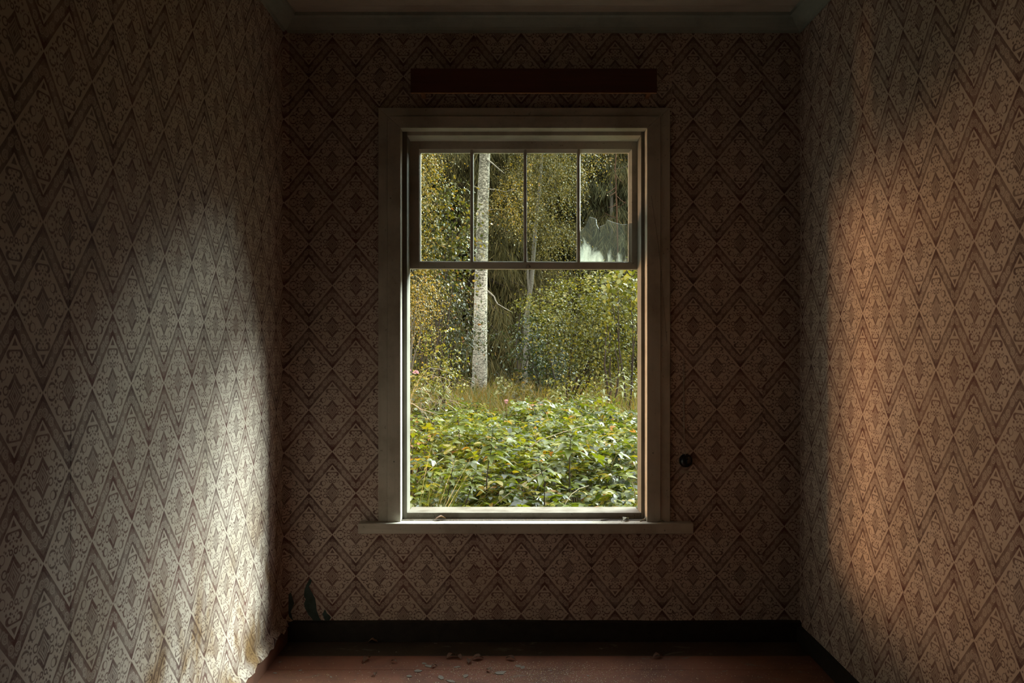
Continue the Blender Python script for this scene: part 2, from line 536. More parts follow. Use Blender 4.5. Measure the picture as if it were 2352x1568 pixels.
M['grass_dry'] = leafmat('dry_golden_grass', [(0, (0.06, 0.058, 0.012)), (0.45, (0.12, 0.10, 0.018)), (0.85, (0.18, 0.11, 0.024)), (1, (0.15, 0.065, 0.025))], rough=0.6, spec=0.3, trans=0.3)
M['grass_green'] = leafmat('long_green_grass', [(0, (0.035, 0.05, 0.008)), (1, (0.11, 0.12, 0.016))], rough=0.4, spec=0.5, trans=0.3)
M['petal'] = leafmat('pink_petals', [(0, (0.34, 0.17, 0.25)), (1, (0.42, 0.25, 0.32))], rough=0.6, spec=0.3, trans=0.3)
M['soil'] = simple('mossy_soil', (0.045, 0.038, 0.016), (0.025, 0.022, 0.011), 3, 0.95, 0.05)
M['dry_leaf'] = leafmat('curled_brown_leaf', [(0, (0.10, 0.055, 0.035)), (1, (0.19, 0.105, 0.065))], True, rough=0.6, spec=0.3, trans=0.1)
M['pale_leaf'] = leafmat('curled_pale_leaf', [(0, (0.26, 0.26, 0.19)), (1, (0.34, 0.32, 0.25))], True, rough=0.6, spec=0.3, trans=0.1)
M['flake'] = simple('grey_paint_flake', (0.30, 0.28, 0.24), (0.20, 0.19, 0.16), 60, 0.7)
M['grit'] = leafmat('floor_grit', [(0, (0.20, 0.11, 0.05)), (0.6, (0.34, 0.20, 0.10)), (1, (0.55, 0.48, 0.38))], rough=0.6, trans=0.0)


def glass_mat(name, film=0.0):
    N = NT(name)
    tr = N.n('BsdfTransparent'); tr.inputs[0].default_value = (0.95, 0.97, 0.95, 1)
    gl = N.n('BsdfGlossy'); gl.inputs['Roughness'].default_value = 0.04
    gl.inputs['Color'].default_value = (0.9, 0.95, 0.92, 1)
    fr = N.n('Fresnel'); fr.inputs[0].default_value = 1.45
    mx = N.n('MixShader')
    N.t.links.new(fr.outputs[0], mx.inputs[0]); N.t.links.new(tr.outputs[0], mx.inputs[1]); N.t.links.new(gl.outputs[0], mx.inputs[2])
    last = mx.outputs[0]
    if film:
        ps = N.pos()
        s = N.n('SeparateXYZ'); N.put(s.inputs[0], ps)
        dn = N.ramp01(s.outputs[2], PANE_Z0, PANE_Z0 + 0.18, 1.0, 0.0)
        lf = N.ramp01(s.outputs[0], PANE_X0, PANE_X0 + 0.16, 0.35, -0.12)
        nz = N.noise(N.scaled(ps, (2.2, 1, 0.7)), 9, 4, 0.6, 0.8)
        f = N.add(N.add(N.mul(dn, 0.75), lf), N.mul(N.sub(nz, 0.5), 1.5))
        f = N.ramp01(f, 0.55, 1.06, 0.02, 0.42)
        df = N.n('BsdfTranslucent'); df.inputs[0].default_value = (0.50, 0.53, 0.46, 1)
        m2 = N.n('MixShader')
        N.put(m2.inputs[0], N.mul(f, film)); N.t.links.new(last, m2.inputs[1]); N.t.links.new(df.outputs[0], m2.inputs[2])
        last = m2.outputs[0]
    N.t.links.new(last, N.out.inputs[0])
    return N.m


YG = 4.668                     # glass plane
PANE_Z0 = P(0, 598, YG).z
PANE_X0 = P(1332, 0, YG).x
M['glass'] = glass_mat('thin_window_glass')
M['glass_edge'] = simple('frosted_glass_edge', (0.36, 0.40, 0.37), (0.12, 0.15, 0.13), 90, 0.2, 0.8)
M['glass_dirty'] = glass_mat('dirty_window_glass', 1.0)

# ------------------------------------------------------------------ room shell
WT = 0.26                      # outer wall thickness
OX0, OX1, OZ0, OZ1 = -0.655, 0.785, 0.56, 2.76   # rough opening in the wall


def structure(o):
    o['kind'] = 'structure'
    return o


mb = MB()
mb.box(XL - 0.2, OX0, D, D + WT, -0.05, CEIL + 0.1)
mb.box(OX1, XR + 0.2, D, D + WT, -0.05, CEIL + 0.1)
mb.box(OX0, OX1, D, D + WT, -0.05, OZ0)
mb.box(OX0, OX1, D, D + WT, OZ1, CEIL + 0.1)
wall_back = structure(mb.build('wall_back', M['plaster']))
wall_left = structure(MB().box(XL - 0.2, XL, YB - 0.2, D, -0.05, CEIL + 0.1).build('wall_left', M['plaster']))
wall_right = structure(MB().box(XR, XR + 0.2, YB - 0.2, D, -0.05, CEIL + 0.1).build('wall_right', M['plaster']))
wall_rear = structure(MB().box(XL, XR, YB - 0.2, YB, -0.05, CEIL + 0.1).build('wall_rear', M['plaster']))


def strip(parent, origin, axis, nrm, a0, a1, z0, z1, ac, zc, mat, seed=0, sag=0.0022, foot=0.0, ragged=0.0, proud=0.0, corner=None):
    """one length of wallpaper: a grid with gentle bulges, UV = pattern units; axis = horizontal direction of the wall"""
    na = max(4, int((a1 - a0) / 0.05)); nz = max(6, int((z1 - z0) / 0.05))
    if foot: nz = max(nz, int((z1 - z0) / 0.02))
    v, uv, f = [], [], []
    for j in range(nz + 1):
        for i in range(na + 1):
            a = a0 + (a1 - a0) * i / na
            z = z0 + (z1 - z0) * j / nz
            if j == 0 and ragged:
                z += ragged * (noise.noise(Vector((a * 23, seed, 0.3))) + 0.5 * noise.noise(Vector((a * 71, seed, 2.3))))
            n = 0.0012 + proud + sag * (0.5 + noise.noise(Vector((a * 3.1, z * 2.3, seed // 20 * 3.7))) + 0.4 * noise.noise(Vector((a * 9, z * 6, seed // 20))))
            if foot:
                t = min(1, max(0, (0.135 - z) / 0.045)); n += foot * t * t * (3 - 2 * t)
            if corner is not None:
                n += 0.030 * max(0, 1 - abs(a - corner) / 0.035) ** 2
            q = Vector(origin) + Vector(axis) * a + Vector(nrm) * max(n, 0.0005 + proud)
            v.append((q.x, q.y, z)); uv.append(((a - ac) / HW, (z - zc) / HW))
    for j in range(nz):
        for i in range(na):
            b = j * (na + 1) + i
            f.append((b, b + 1, b + na + 2, b + na + 1))
    me = mesh_np('wallpaper_strip', v, f, True, mat)
    ul = me.uv_layers.new(name='UVMap')
    li = np.empty(len(me.loops), dtype=np.int32); me.loops.foreach_get('vertex_index', li)
    ul.data.foreach_set('uv', np.asarray(uv, dtype=np.float32)[li].ravel())
    return link('wallpaper_strip', me, None, parent)


def bx(px): return (px - 1176) * D / F
def bz(py): return EYE + (784 - py) * D / F


PZ0, PZ1 = 0.10, 3.262
# window wall (edges and motif centres read off the photograph in wall metres)
for i, (a, b, xc, yc, rows) in enumerate([
        (652, 874, 763.5, 1131.9, [(PZ0, PZ1)]),
        (874, 1090, 980.4, 1318.4, [(PZ0, 0.60), (2.78, PZ1)]),
        (1090, 1306, 1197, 1313, [(PZ0, 0.60), (2.78, PZ1)]),
        (1306, 1540, 1412.6, 1304, [(PZ0, 0.60), (2.78, PZ1)]),
        (1540, 1751, 1592, 749.4, [(PZ0, PZ1)]),
        (1751, 1838, 1801, 1113, [(PZ0, PZ1)])]):
    for z0, z1 in rows:
        strip(wall_back, (0, D, 0), (1, 0, 0), (0, -1, 0), max(bx(a), XL), min(bx(b) + 0.008, XR), z0, z1, bx(xc), bz(yc), M['paper'], i + 1,
              ragged=0.006 if z0 == PZ0 else 0, proud=0.0006 * (i % 2))
# left wall: strips end at these depths
ed = [YB, -1.83, -1.3, -0.77, -0.23, 0.28, 0.79, 1.30, 1.80, 2.30, 2.80, 3.315, 3.83, 4.335, D]
zo = [-.355, -.37, -.36, -.352, -.37, -.362, -.35, -.366, -.356, -.357, -.368, -.3727, -.3704, -.372]
for i in range(len(ed) - 1):
    strip(wall_left, (XL, 0, 0), (0, 1, 0), (1, 0, 0), ed[i], min(ed[i + 1] + 0.006, D), 0.085, PZ1, 3.93, EYE + zo[i], M['paper_damp'], 20 + i % 20,
          sag=0.004, foot=0.034, ragged=0.03, proud=0.0006 * (i % 2), corner=D)
ed = [YB, -1.83, -1.3, -0.77, -0.25, 0.25, 0.75, 1.25, 1.77, 2.28, 2.78, 3.28, 3.78, 4.28, D]
zo = [.12, .125, .11, .12, .10, .115, .125, .11, .118, .113, .118, .124, .117, .114]
for i in range(len(ed) - 1):
    strip(wall_right, (XR, 0, 0), (0, 1, 0), (-1, 0, 0), ed[i], min(ed[i + 1] + 0.006, D), 0.08, PZ1, 3.283, EYE + zo[i], M['paper'], 40 + i,
          ragged=0.008, proud=0.0006 * (i % 2), sag=0.003)
for i in range(6):
    a0 = XL + i * 0.504
    strip(wall_rear, (0, YB, 0), (1, 0, 0), (0, 1, 0), a0, min(a0 + 0.504, XR), PZ0, PZ1, a0 + 0.252, EYE + 0.03 * (i % 3), M['paper'], 60 + i)

# torn places low on the window wall where the dark old paint shows
def patch(pts, name='torn_bare_patch'):
    mb = MB()
    a = [Vector(P(x, y, D)) for x, y in pts]
    for q in a: q.y = D - 0.0055
    c = [Vector((q.x, D - 0.001, q.z)) for q in a]
    mb.loft(a, c)
    o = mb.build(name, M['bare'], wall_back)
    o['label'] = 'dark green bare patch where the wallpaper has torn away'
    return o


T1 = [(400, 610), (440, 640), (425, 700), (385, 760), (440, 850), (470, 905), (505, 980), (520, 1080), (530, 1180), (560, 1260), (590, 1340), (640, 1400),
      (480, 1400), (450, 1330), (385, 1260), (350, 1190), (325, 1150), (300, 1060), (335, 985), (300, 920), (318, 800), (345, 720), (372, 680)]
patch([(660 + x / 7.84, 1250 + y / 7.84) for x, y in T1])
T2 = [(680, 1160), (715, 1235), (760, 1270), (790, 1310), (750, 1380), (690, 1390), (660, 1310), (635, 1250)]
patch([(660 + x / 7.84, 1250 + y / 7.84) for x, y in T2])
patch([(655, 1372), (668, 1360), (676, 1385), (668, 1405), (674, 1425), (668, 1437), (655, 1437)])

# floor: boards along the window wall, tight worn joints
floor = structure(MB().box(XL - 0.2, XR + 0.2, YB - 0.2, D + 0.1, -0.12, -0.028).build('floor', M['plaster']))
y = D - 0.02
k = 0
while y > YB:
    w = 0.207 if k == 0 else 0.16 + 0.02 * ((k * 7) % 3)
    y0 = max(y - w, YB)
    dz = 0.0008 * ((k * 5) % 3 - 1)
    MB().box(XL, XR, y0 + 0.0008, y, -0.028, dz).build('floor_plank', M['floor_shaded' if k == 0 else 'floor'], floor, bevel=0.0015)
    y = y0
    k += 1
# ceiling boards
ceiling = structure(MB().box(XL - 0.2, XR + 0.2, YB - 0.2, D + WT, CEIL + 0.02, CEIL + 0.12).build('ceiling', M['plaster']))
y = D
k = 0
for w in [0.175, 0.0]:
    pass
while y > YB:
    w = 0.162 if k == 0 else 0.14 + 0.012 * ((k * 5) % 3)
    y0 = max(y - w, YB)
    MB().box(XL, XR, y0 + 0.002, y, CEIL, CEIL + 0.02).build('ceiling_board', M['ceiling'], ceiling, bevel=0.004)
    y = y0
    k += 1

# cornices: profile in (distance from wall, height below ceiling)
PROF = [(0, 0.083), (0.010, 0.083), (0.014, 0.070), (0.020, 0.066), (0.030, 0.060), (0.050, 0.040), (0.062, 0.022), (0.066, 0.020), (0.080, 0.016), (0.082, 0.0), (0.0, 0.0)]


def cornice(name, along, nrm, s0, s1, m0, m1, org):
    a, c = [], []
    for d_, h in PROF:
        for lst, s, mi in ((a, s0, m0), (c, s1, m1)):
            q = Vector(org) + Vector(along) * (s + mi * d_) + Vector(nrm) * d_
            lst.append((q.x, q.y, CEIL - h))
    return structure(MB().loft(a, c).build(name, M['cornice']))


cornice('trim_1', (1, 0, 0), (0, -1, 0), XL, XR, 1, -1, (0, D, 0))
cornice('trim_2', (0, 1, 0), (1, 0, 0), YB, D, 0, -1, (XL, 0, 0))
cornice('trim_3', (0, 1, 0), (-1, 0, 0), YB, D, 0, -1, (XR, 0, 0))

# baseboards
def wavy_base(name, mat, a0, a1, fn, h, jit):
    n = 24
    mb = MB()
    for i in range(n):
        s0, s1 = a0 + (a1 - a0) * i / n, a0 + (a1 - a0) * (i + 1) / n
        h0 = h + jit * noise.noise(Vector((s0 * 3, 1.7, h))); h1 = h + jit * noise.noise(Vector((s1 * 3, 1.7, h)))
        mb.hexa([fn(s0, 0, 0), fn(s1, 0, 0), fn(s1, .03, 0), fn(s0, .03, 0), fn(s0, 0, h0), fn(s1, 0, h1), fn(s1, .03, h1 - .006), fn(s0, .03, h0 - .006)])
    return structure(mb.build(name, mat))


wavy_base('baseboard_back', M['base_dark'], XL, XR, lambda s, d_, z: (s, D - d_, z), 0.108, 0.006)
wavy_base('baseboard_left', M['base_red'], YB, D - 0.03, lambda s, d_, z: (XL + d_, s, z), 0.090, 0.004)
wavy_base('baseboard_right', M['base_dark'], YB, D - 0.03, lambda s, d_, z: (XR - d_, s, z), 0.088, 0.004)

# ------------------------------------------------------------------ window
win = structure(empty('window_1', (0.065, D, 0.73)))
WO = Vector(win.location)


def wpart(mb, name, mat, parent=win, bevel=0.002):
    off = WO
    p = parent
    while p is not None and p is not win:
        off = off + Vector(p.location); p = p.parent
    mb.v = [tuple(Vector(q) - off) for q in mb.v]
    return mb.build(name, mat, parent, bevel)


YC0 = D - 0.03
cx0, cx1 = P(868, 0, YC0).x, P(1540, 0, YC0).x
ix0, ix1 = P(920, 0, YC0).x, P(1486, 0, YC0).x
cz1, iz1 = P(0, 246, YC0).z, P(0, 294, YC0).z
SILL_Z = EYE - (1202 - 784) * 4.39 / F
YF = 4.51
# casing boards: stepped face (raised inner band, lower outer band), mitred at the top corners
ST = 0.021


def casing_side(xo, xi, sgn):
    mb = MB()
    xm = xo + (xi - xo) * 0.42
    zm = cz1 + (iz1 - cz1) * 0.42
    z0 = SILL_Z - 0.002
    mb.hexa([(xo, YC0 + .008, z0), (xm, YC0 + .008, z0), (xm, D, z0), (xo, D, z0), (xo, YC0 + .008, cz1), (xm, YC0 + .008, zm), (xm, D, zm), (xo, D, cz1)])
    mb.hexa([(xm, YC0, z0), (xi, YC0, z0), (xi, YF, z0), (xm, D, z0), (xm, YC0, zm), (xi, YC0, iz1), (xi, YF, iz1), (xm, D, zm)])
    return wpart(mb, 'casing_board', M['white_v'], bevel=0.003)


casing_side(cx0, ix0, 1)
casing_side(cx1, ix1, -1)
mb = MB()
xm0, xm1 = cx0 + (ix0 - cx0) * 0.42, cx1 + (ix1 - cx1) * 0.42
zm = cz1 + (iz1 - cz1) * 0.42
mb.hexa([(xm0, YC0 + .008, zm), (xm1, YC0 + .008, zm), (xm1, D, zm), (xm0, D, zm), (cx0, YC0 + .008, cz1), (cx1, YC0 + .008, cz1), (cx1, D, cz1), (cx0, D, cz1)])
mb.hexa([(ix0, YC0, iz1), (ix1, YC0, iz1), (ix1, YF, iz1), (ix0, YF, iz1), (xm0, YC0, zm), (xm1, YC0, zm), (xm1, D, zm), (xm0, D, zm)])
wpart(mb, 'casing_board', M['white_h'], bevel=0.003)
# shrinkage crack in the right casing board
mb = MB()
mb.tube([P(1496, 450, YC0), P(1512, 560, YC0), P(1520, 640, YC0), P(1532, 790, YC0 + .008)], 0.0007, 4)
wpart(mb, 'crack', M['base_dark'], bevel=0)
# nails
for px, py in ((897, 455), (1500, 1040), (905, 1060)):
    c = P(px, py, YC0)
    mb = MB().tube([(c.x, YC0 + .002, c.z), (c.x, YC0 - .0018, c.z)], [0.0045, 0.004], 8)
    wpart(mb, 'nail', M['metal'], bevel=0)

# frame
fx0, fx1 = P(935, 0, YF).x, P(1472.5, 0, YF).x
fz0, fz1 = EYE - (1177 - 784) * YF / F, P(0, 311, YF).z
YE = 4.645
wpart(MB().box(OX0, fx0, YF, YE, OZ0, fz1 + .08), 'frame_jamb', M['jamb'])
wpart(MB().box(fx1, OX1, YF, YE, OZ0, fz1 + .08), 'frame_jamb', M['jamb'])
wpart(MB().box(fx0, fx1, YF, YE, fz1, OZ1 + .02), 'frame_head', M['white_h'])
wpart(MB().hexa([(fx0, YF, OZ0), (fx1, YF, OZ0), (fx1, 4.73, OZ0), (fx0, 4.73, OZ0), (fx0, YF, fz0), (fx1, YF, fz0), (fx1, 4.73, fz0 - .012), (fx0, 4.73, fz0 - .012)]), 'frame_sill', M['sill'])
# outer lining of the opening, behind the sash
for a, b in ((OX0, OX0 + .045), (OX1 - .045, OX1)):
    wpart(MB().box(a, b, YE, D + WT, OZ0, OZ1), 'outer_lining', M['white_v'])
wpart(MB().box(OX0, OX1, YE, D + WT, OZ1 - .02, OZ1 + .02), 'outer_lining', M['white_h'])

# stool (interior sill board) in two boards with an open joint
sx0, sx1 = P(822, 0, 4.39).x, P(1593, 0, 4.39).x
mb = MB().box(sx0, sx1, 4.39, D - .001, SILL_Z - .055, SILL_Z)
wpart(mb, 'sill_board', M['white_h'], bevel=0.004)
wpart(MB().box(ix0, ix1, D + .0085, YF, SILL_Z - .05, SILL_Z + .001), 'sill_board', M['sill'], bevel=0.003)
wpart(MB().box(OX0, OX1, D - .001, D + .02, SILL_Z - .05, SILL_Z - .02), 'sill_packing', M['base_dark'], bevel=0)

# upper sash
YS0, YS1 = 4.648, 4.688
sash = empty('sash', (0, 0, 0), win)
sg = 0.0035                                  # sag of the sash towards the right


def sz(py, d): return P(0, py, d).z


gx0, gx1 = P(963, 0, YS0).x, P(1451, 0, YS0).x
zt, zb = sz(342.5, YS0), sz(601, YS0)
zr = sz(617, YS0)
wpart(MB().box(OX0 + .046, gx0, YS0, YS1, zr, OZ1 - .022), 'stile', M['sash_paint'], sash)
wpart(MB().box(gx1, OX1 - .046, YS0, YS1, zr - sg, OZ1 - .022), 'stile', M['sash_paint'], sash)
wpart(MB().box(gx0, gx1, YS0, YS1, zt, OZ1 - .022), 'top_rail', M['sash_paint'], sash)
mb = MB().hexa([(gx0, YS0, zr), (gx1, YS0, zr - sg), (gx1, YS1, zr - sg), (gx0, YS1, zr), (gx0, YS0, zb), (gx1, YS0, zb - sg), (gx1, YS1, zb - sg + .004), (gx0, YS1, zb + .004)])
wpart(mb, 'bottom_rail', M['sash_paint'], sash)
# glazing bead round the opening, sloping to the glass
bw = 0.014
for pts in ([(gx0, zb), (gx0, zt), (gx0 + bw * .4, zt - bw), (gx0 + bw * .4, zb + bw * .5)],):
    pass
def bead(x0, z0, x1, z1, dx, dz):
    mb = MB()
    mb.hexa([(x0, YS0 + .002, z0), (x0 + dx, YG, z0 + dz), (x0 + dx, YS1, z0 + dz), (x0, YS1, z0),
             (x1, YS0 + .002, z1), (x1 + dx, YG, z1 + dz), (x1 + dx, YS1, z1 + dz), (x1, YS1, z1)])
    return wpart(mb, 'glazing_bead', M['white_v'], sash, bevel=0)
bead(gx0, zb, gx0, zt, 0.006, 0)
bead(gx1, zt, gx1, zb - sg, -0.015, 0)
bead(gx1, zt, gx0, zt, 0, -0.016)
bead(gx0, zb, gx1, zb - sg, 0, 0.006)
mxs = [P(q, 0, YS0).x for q in (1083.5, 1206.5, 1329.5)]
for q in mxs:
    mb = MB()
    out = [(q - .006, YS0 + .003), (q + .006, YS0 + .003), (q + .010, YG - .002), (q + .010, YS1 - .002), (q - .010, YS1 - .002), (q - .010, YG - .002)]
    mb.loft([(x, y_, zb - .003) for x, y_ in out], [(x, y_, zt + .002) for x, y_ in out])
    wpart(mb, 'muntin', M['sash_paint'], sash, bevel=0.001)
edges = [gx0 + .004] + mxs + [gx1 - .012]
for i in range(3):
    a = edges[i] + (.008 if i else 0); b = edges[i + 1] - .008
    wpart(MB().box(a, b, YG, YG + .003, zb - .002, zt - .012), 'pane', M['glass'], sash, bevel=0)
SH = [(1331.5, 602), (1331.5, 534), (1338, 527), (1345.5, 518.6), (1350, 508), (1353.6, 498), (1361, 500), (1368.8, 502.5), (1370.5, 515.9), (1374.5, 524), (1379, 533.5),
      (1377.5, 521), (1389, 516), (1392, 511), (1394.6, 505), (1404, 509), (1414, 512), (1428, 516), (1446, 515), (1446, 603)]
mb = MB()
mb.loft([P(x, y_, YG) for x, y_ in SH], [P(x, y_, YG) + Vector((0, .003, 0)) for x, y_ in SH])
mb2 = MB()
for i in range(1, len(SH) - 2):
    mb2.tube([P(*SH[i], YG), P(*SH[i + 1], YG)], .0011, 5)
o = wpart(mb2, 'broken_edge', M['glass_edge'], sash, bevel=0)
o['label'] = 'pale shining broken edge of the glass'
o = wpart(mb, 'broken_pane', M['glass_dirty'], sash, bevel=0)
o['label'] = 'jagged piece of dirty broken glass left in the last pane'
# steel hook hanging from the bottom rail
hk = empty('sash_hook', P(1213, 612, YS0) - WO, win)
hp = P(1213, 612, YS0)
mb = MB().tube([hp + Vector((-.012, -.002, -.010)), hp + Vector((-.010, -.006, .006)), hp + Vector((0, -.008, .011)), hp + Vector((.009, -.006, .006)), hp + Vector((.010, -.002, -.004))], 0.0022, 6)
wpart(mb, 'hook', M['metal'], hk, bevel=0)
mb = MB().tube([hp + Vector((.010, .002, -.002)), hp + Vector((.010, -.006, -.002))], 0.0045, 8)
wpart(mb, 'screw', M['metal'], hk, bevel=0)

# ------------------------------------------------------------------ things on the window wall
YP = 4.365
pel = empty('pelmet_board', (P(1226, 0, YP).x, D, P(0, 212, YP).z))
tag(pel, 'dark brown varnished pelmet board fixed above the window', 'pelmet')
po = Vector(pel.location)
x0, x1 = P(943, 0, YP).x, P(1509, 0, YP).x
z1, z0 = P(0, 157, YP).z, P(0, 212, YP).z
MB().box(x0 - po.x, x1 - po.x, YP - po.y, YP + .016 - po.y, z0 - po.z, z1 - po.z).build('board', M['pelmet'], pel, 0.002)
MB().box(x0 - po.x, x1 - po.x, YP - .0008 - po.y, YP + .016 - po.y, z0 - .003 - po.z, z0 - po.z).build('lit_edge', M['bracket'], pel)['label'] = 'lower edge coloured orange as if catching window light'  # strip coloured orange for the light caught on the board's underside
for px in (970, 1492):
    x = P(px, 0, YP).x - po.x
    MB().hexa([(x - .011, YP + .016 - po.y, 0.0), (x + .011, YP + .016 - po.y, 0.0), (x + .011, -.001, -.008), (x - .011, -.001, -.008),
               (x - .011, YP + .016 - po.y, .06), (x + .011, YP + .016 - po.y, .06), (x + .011, -.001, .06), (x - .011, -.001, .06)]).build('bracket', M['bracket'], pel, 0.001)['label'] = 'raw wooden bracket'

kn = P(1577, 1059, D - .03)
sw = empty('wall_switch', (kn.x, D - .004, kn.z))
tag(sw, 'round black switch with a pale cable, beside the window on the patterned wallpaper', 'switch')


def lathe(prof, n=24):
    """profile of (radius, distance from wall)"""
    mb = MB()
    for r, d_ in prof:
        for k in range(n):
            a = 2 * math.pi * k / n
            mb.v.append((r * math.cos(a), -d_, r * math.sin(a)))
    for i in range(len(prof) - 1):
        for k in range(n):
            l = (k + 1) % n
            mb.f.append((i * n + k, i * n + l, (i + 1) * n + l, (i + 1) * n + k))
    mb.f.append(tuple((len(prof) - 1) * n + k for k in range(n)))
    return mb


lathe([(.036, -.004), (.036, .006), (.034, .008)]).build('back_plate', M['black'], sw)
lathe([(.031, .008), (.032, .020), (.028, .030), (.018, .036), (.008, .037)]).build('cover', M['black'], sw, smooth=True)
MB().box(-.004, .004, -.052, -.036, -.010, .012).build('toggle', M['black'], sw, 0.002)
MB().tube([(.008, -.0375, .020), (.008, -.0395, .020)], .0035, 8).build('screw', M['metal'], sw)
c0 = [(-.003, -.010, .030), (-.006, -.007, .06), (-.007, -.005, .12), (-.008, -.003, .172)]
MB().tube(c0, .0022, 6, True).build('cable', M['cable'], sw)['label'] = 'bare pale end of the cable'
MB().tube([(-.008, -.003, .172), (-.009, -.0015, .30), (-.010, -.0012, .42), (-.009, -.001, .55)], [.003, .003, .0025, .0015], 6).build('buried_cable', M['plaster'], sw)['label'] = 'thin cable half hidden under the wallpaper'
c = P(1573, 1083, D)
tp = tag(MB().box(c.x - .020, c.x + .020, D - .0058, D - .0035, c.z - .007, c.z + .007).build('tape_scrap', M['cable']), 'small pale scrap of tape stuck just below the round black switch', 'tape')


# ------------------------------------------------------------------ litter on sill and floor
def dry_leaf_mesh(L, W, curl, seed, name='dry_leaf'):
    r = random.Random(seed)
    mb = MB()
    n = 6
    for i in range(n + 1):
        t = i / n
        w = W * math.sin(math.pi * min(1, t * 0.93 + 0.04)) ** 0.8 * (1 + 0.25 * r.uniform(-1, 1)) * 0.5
        zc = 0.006 + curl * math.sin(math.pi * t) * L * 0.4
        up = curl * w * r.uniform(0.2, 1.1)
        for s, zz in ((-1, up), (0, 0), (1, curl * w * r.uniform(0.1, 1.0))):
            mb.v.append(((t - .5) * L, s * w, zc + zz + (0.0 if s else -0.002)))
    for i in range(n):
        for k in range(2):
            b = i * 3 + k
            mb.f.append((b, b + 1, b + 4, b + 3))
    mb.tube([(-L * .5, 0, .006), (-L * .72, .004, .003)], .0012, 4)
    return mb.mesh(name, True)


def put_leaf(pos, L, W, curl, rz, seed, label, group=None, mat='dry_leaf', tilt=0.0):
    me = dry_leaf_mesh(L, W, curl, seed)
    o = link('dry_leaf', me, M[mat], None, pos)
    o.rotation_euler = (tilt, tilt * .5, rz)
    tag(o, label, 'leaf', group)
    return o


def at_floor(px, py): 
    d_ = EYE * F / (py - 784)
    return Vector(((px - 1176) * d_ / F, d_, 0.0))


def on_sill(px, dd): return Vector(((px - 1176) * dd / F, dd, SILL_Z + .001))


put_leaf(on_sill(1012, 4.475), .060, .040, .45, .4, 3, 'curled brown dry leaf on the window sill towards its left end', 'fallen leaves on the window sill')
put_leaf(on_sill(1437, 4.455), .055, .026, .5, .9, 4, 'pale grey green dry leaf on the window sill towards its right end', 'fallen leaves on the window sill', 'pale_leaf')
put_leaf(on_sill(1520, 4.415), .030, .016, .3, .1, 5, 'small pale leaf scrap on the window sill at the foot of the right casing', 'fallen leaves on the window sill', 'pale_leaf')
tw = MB().tube([on_sill(1380, 4.45) + Vector((0, 0, .003)), on_sill(1400, 4.46) + Vector((0, 0, .006)), on_sill(1440, 4.475) + Vector((0, 0, .003)), on_sill(1478, 4.485) + Vector((0, 0, .004))], [.0025, .0025, .002, .001], 5)
tag(tw.build('twig', M['stem_dark']), 'thin dark twig lying along the window sill beside the pale leaf', 'twig')
tw = MB().tube([on_sill(1470, 4.44) + Vector((0, 0, .003)), on_sill(1482, 4.455) + Vector((0, 0, .008)), on_sill(1486, 4.48) + Vector((0, 0, .03)), on_sill(1484, 4.495) + Vector((0, 0, .045))], [.005, .006, .005, .003], 5)
tag(tw.build('twig', M['cable']), 'curled strip of bark standing in the right corner of the window sill', 'bark')
tw = MB().tube([on_sill(840, 4.42) + Vector((0, 0, .002)), on_sill(880, 4.425) + Vector((0, 0, .004)), on_sill(905, 4.41) + Vector((0, 0, .002))], [.001, .001, .0007], 4)
tag(tw.build('twig', M['cane']), 'fine pale straw lying on the left end of the window sill', 'straw')
# crumbs on the sill
v, f = [], []
for i in range(1000):
    r0 = rng.random()
    d_ = rng.choice([4.505 - abs(rng.normal(0, .012)), D + .001 + rng.normal(0, .006), rng.uniform(4.40, 4.50)], p=[.6, .2, .2])
    x = rng.uniform(ix0 + .02, ix1 - .02)
    s = rng.uniform(.0008, .0024)
    b = len(v)
    z = SILL_Z + .0008
    a = rng.uniform(0, 6.3)
    for k in range(3):
        v.append((x + s * math.cos(a + 2.1 * k), d_ + s * math.sin(a + 2.1 * k), z))
    v.append((x, d_, z + s * .9))
    f += [(b, b + 1, b + 3), (b + 1, b + 2, b + 3), (b + 2, b, b + 3)]
cr = link('sill_crumbs', mesh_np('sill_crumbs', v, f, mat=M['grit']))
tag(cr, 'reddish brown crumbs and rot dust along the back of the window sill', 'crumbs', kind='stuff')

FL = [(856, 1478, .05, 'dry brown leaf against the black baseboard left of the window'), (842, 1518, .055, 'crumpled dry leaf on the floor nearest the left corner'),
      (905, 1522, .03, 'tiny brown leaf bit on the red floor between two larger dry leaves'), (1036, 1511, .05, 'flat dark dry leaf on the floor below the left part of the window'),
      (1054, 1512, .045, 'dry leaf touching a flat dark leaf below the window'), (1098, 1515, .05, 'orange brown dry leaf on the floor below the window, lit at its edge'),
      (1078, 1522, .045, 'curled dark leaf on the floor in front of an orange brown one'), (1172, 1516, .045, 'long folded brown leaf on the floor below the middle of the window'),
      (996, 1533, .03, 'small reddish leaf lying among grey paint flakes on the floor'), (1123, 1542, .03, 'small dark leaf near the front of the red floor'),
      (1510, 1511, .05, 'dark leaf on the black shaded floor right of the window'), (862, 1551, .03, 'small dark leaf on the bright red floor at front left')]
for i, (px, py, L, lab) in enumerate(FL):
    put_leaf(at_floor(px, py) + Vector((0, 0, .002)), L * 1.1, L * .6, .55, i * 1.3, 30 + i, lab, 'dry leaves on the floor')
r = random.Random(5)
fm = []
for i in range(4):
    mb = MB()
    n = 7
    a = [Vector((.5 * r.uniform(.5, 1) * math.cos(6.283 * k / n), .35 * r.uniform(.5, 1) * math.sin(6.283 * k / n), 0)) for k in range(n)]
    mb.loft([q + Vector((0, 0, .03 + .05 * q.x * r.uniform(0, 1))) for q in a], [q for q in a])
    me = mb.mesh('paint_flake'); me.materials.append(M['flake']); fm.append(me)
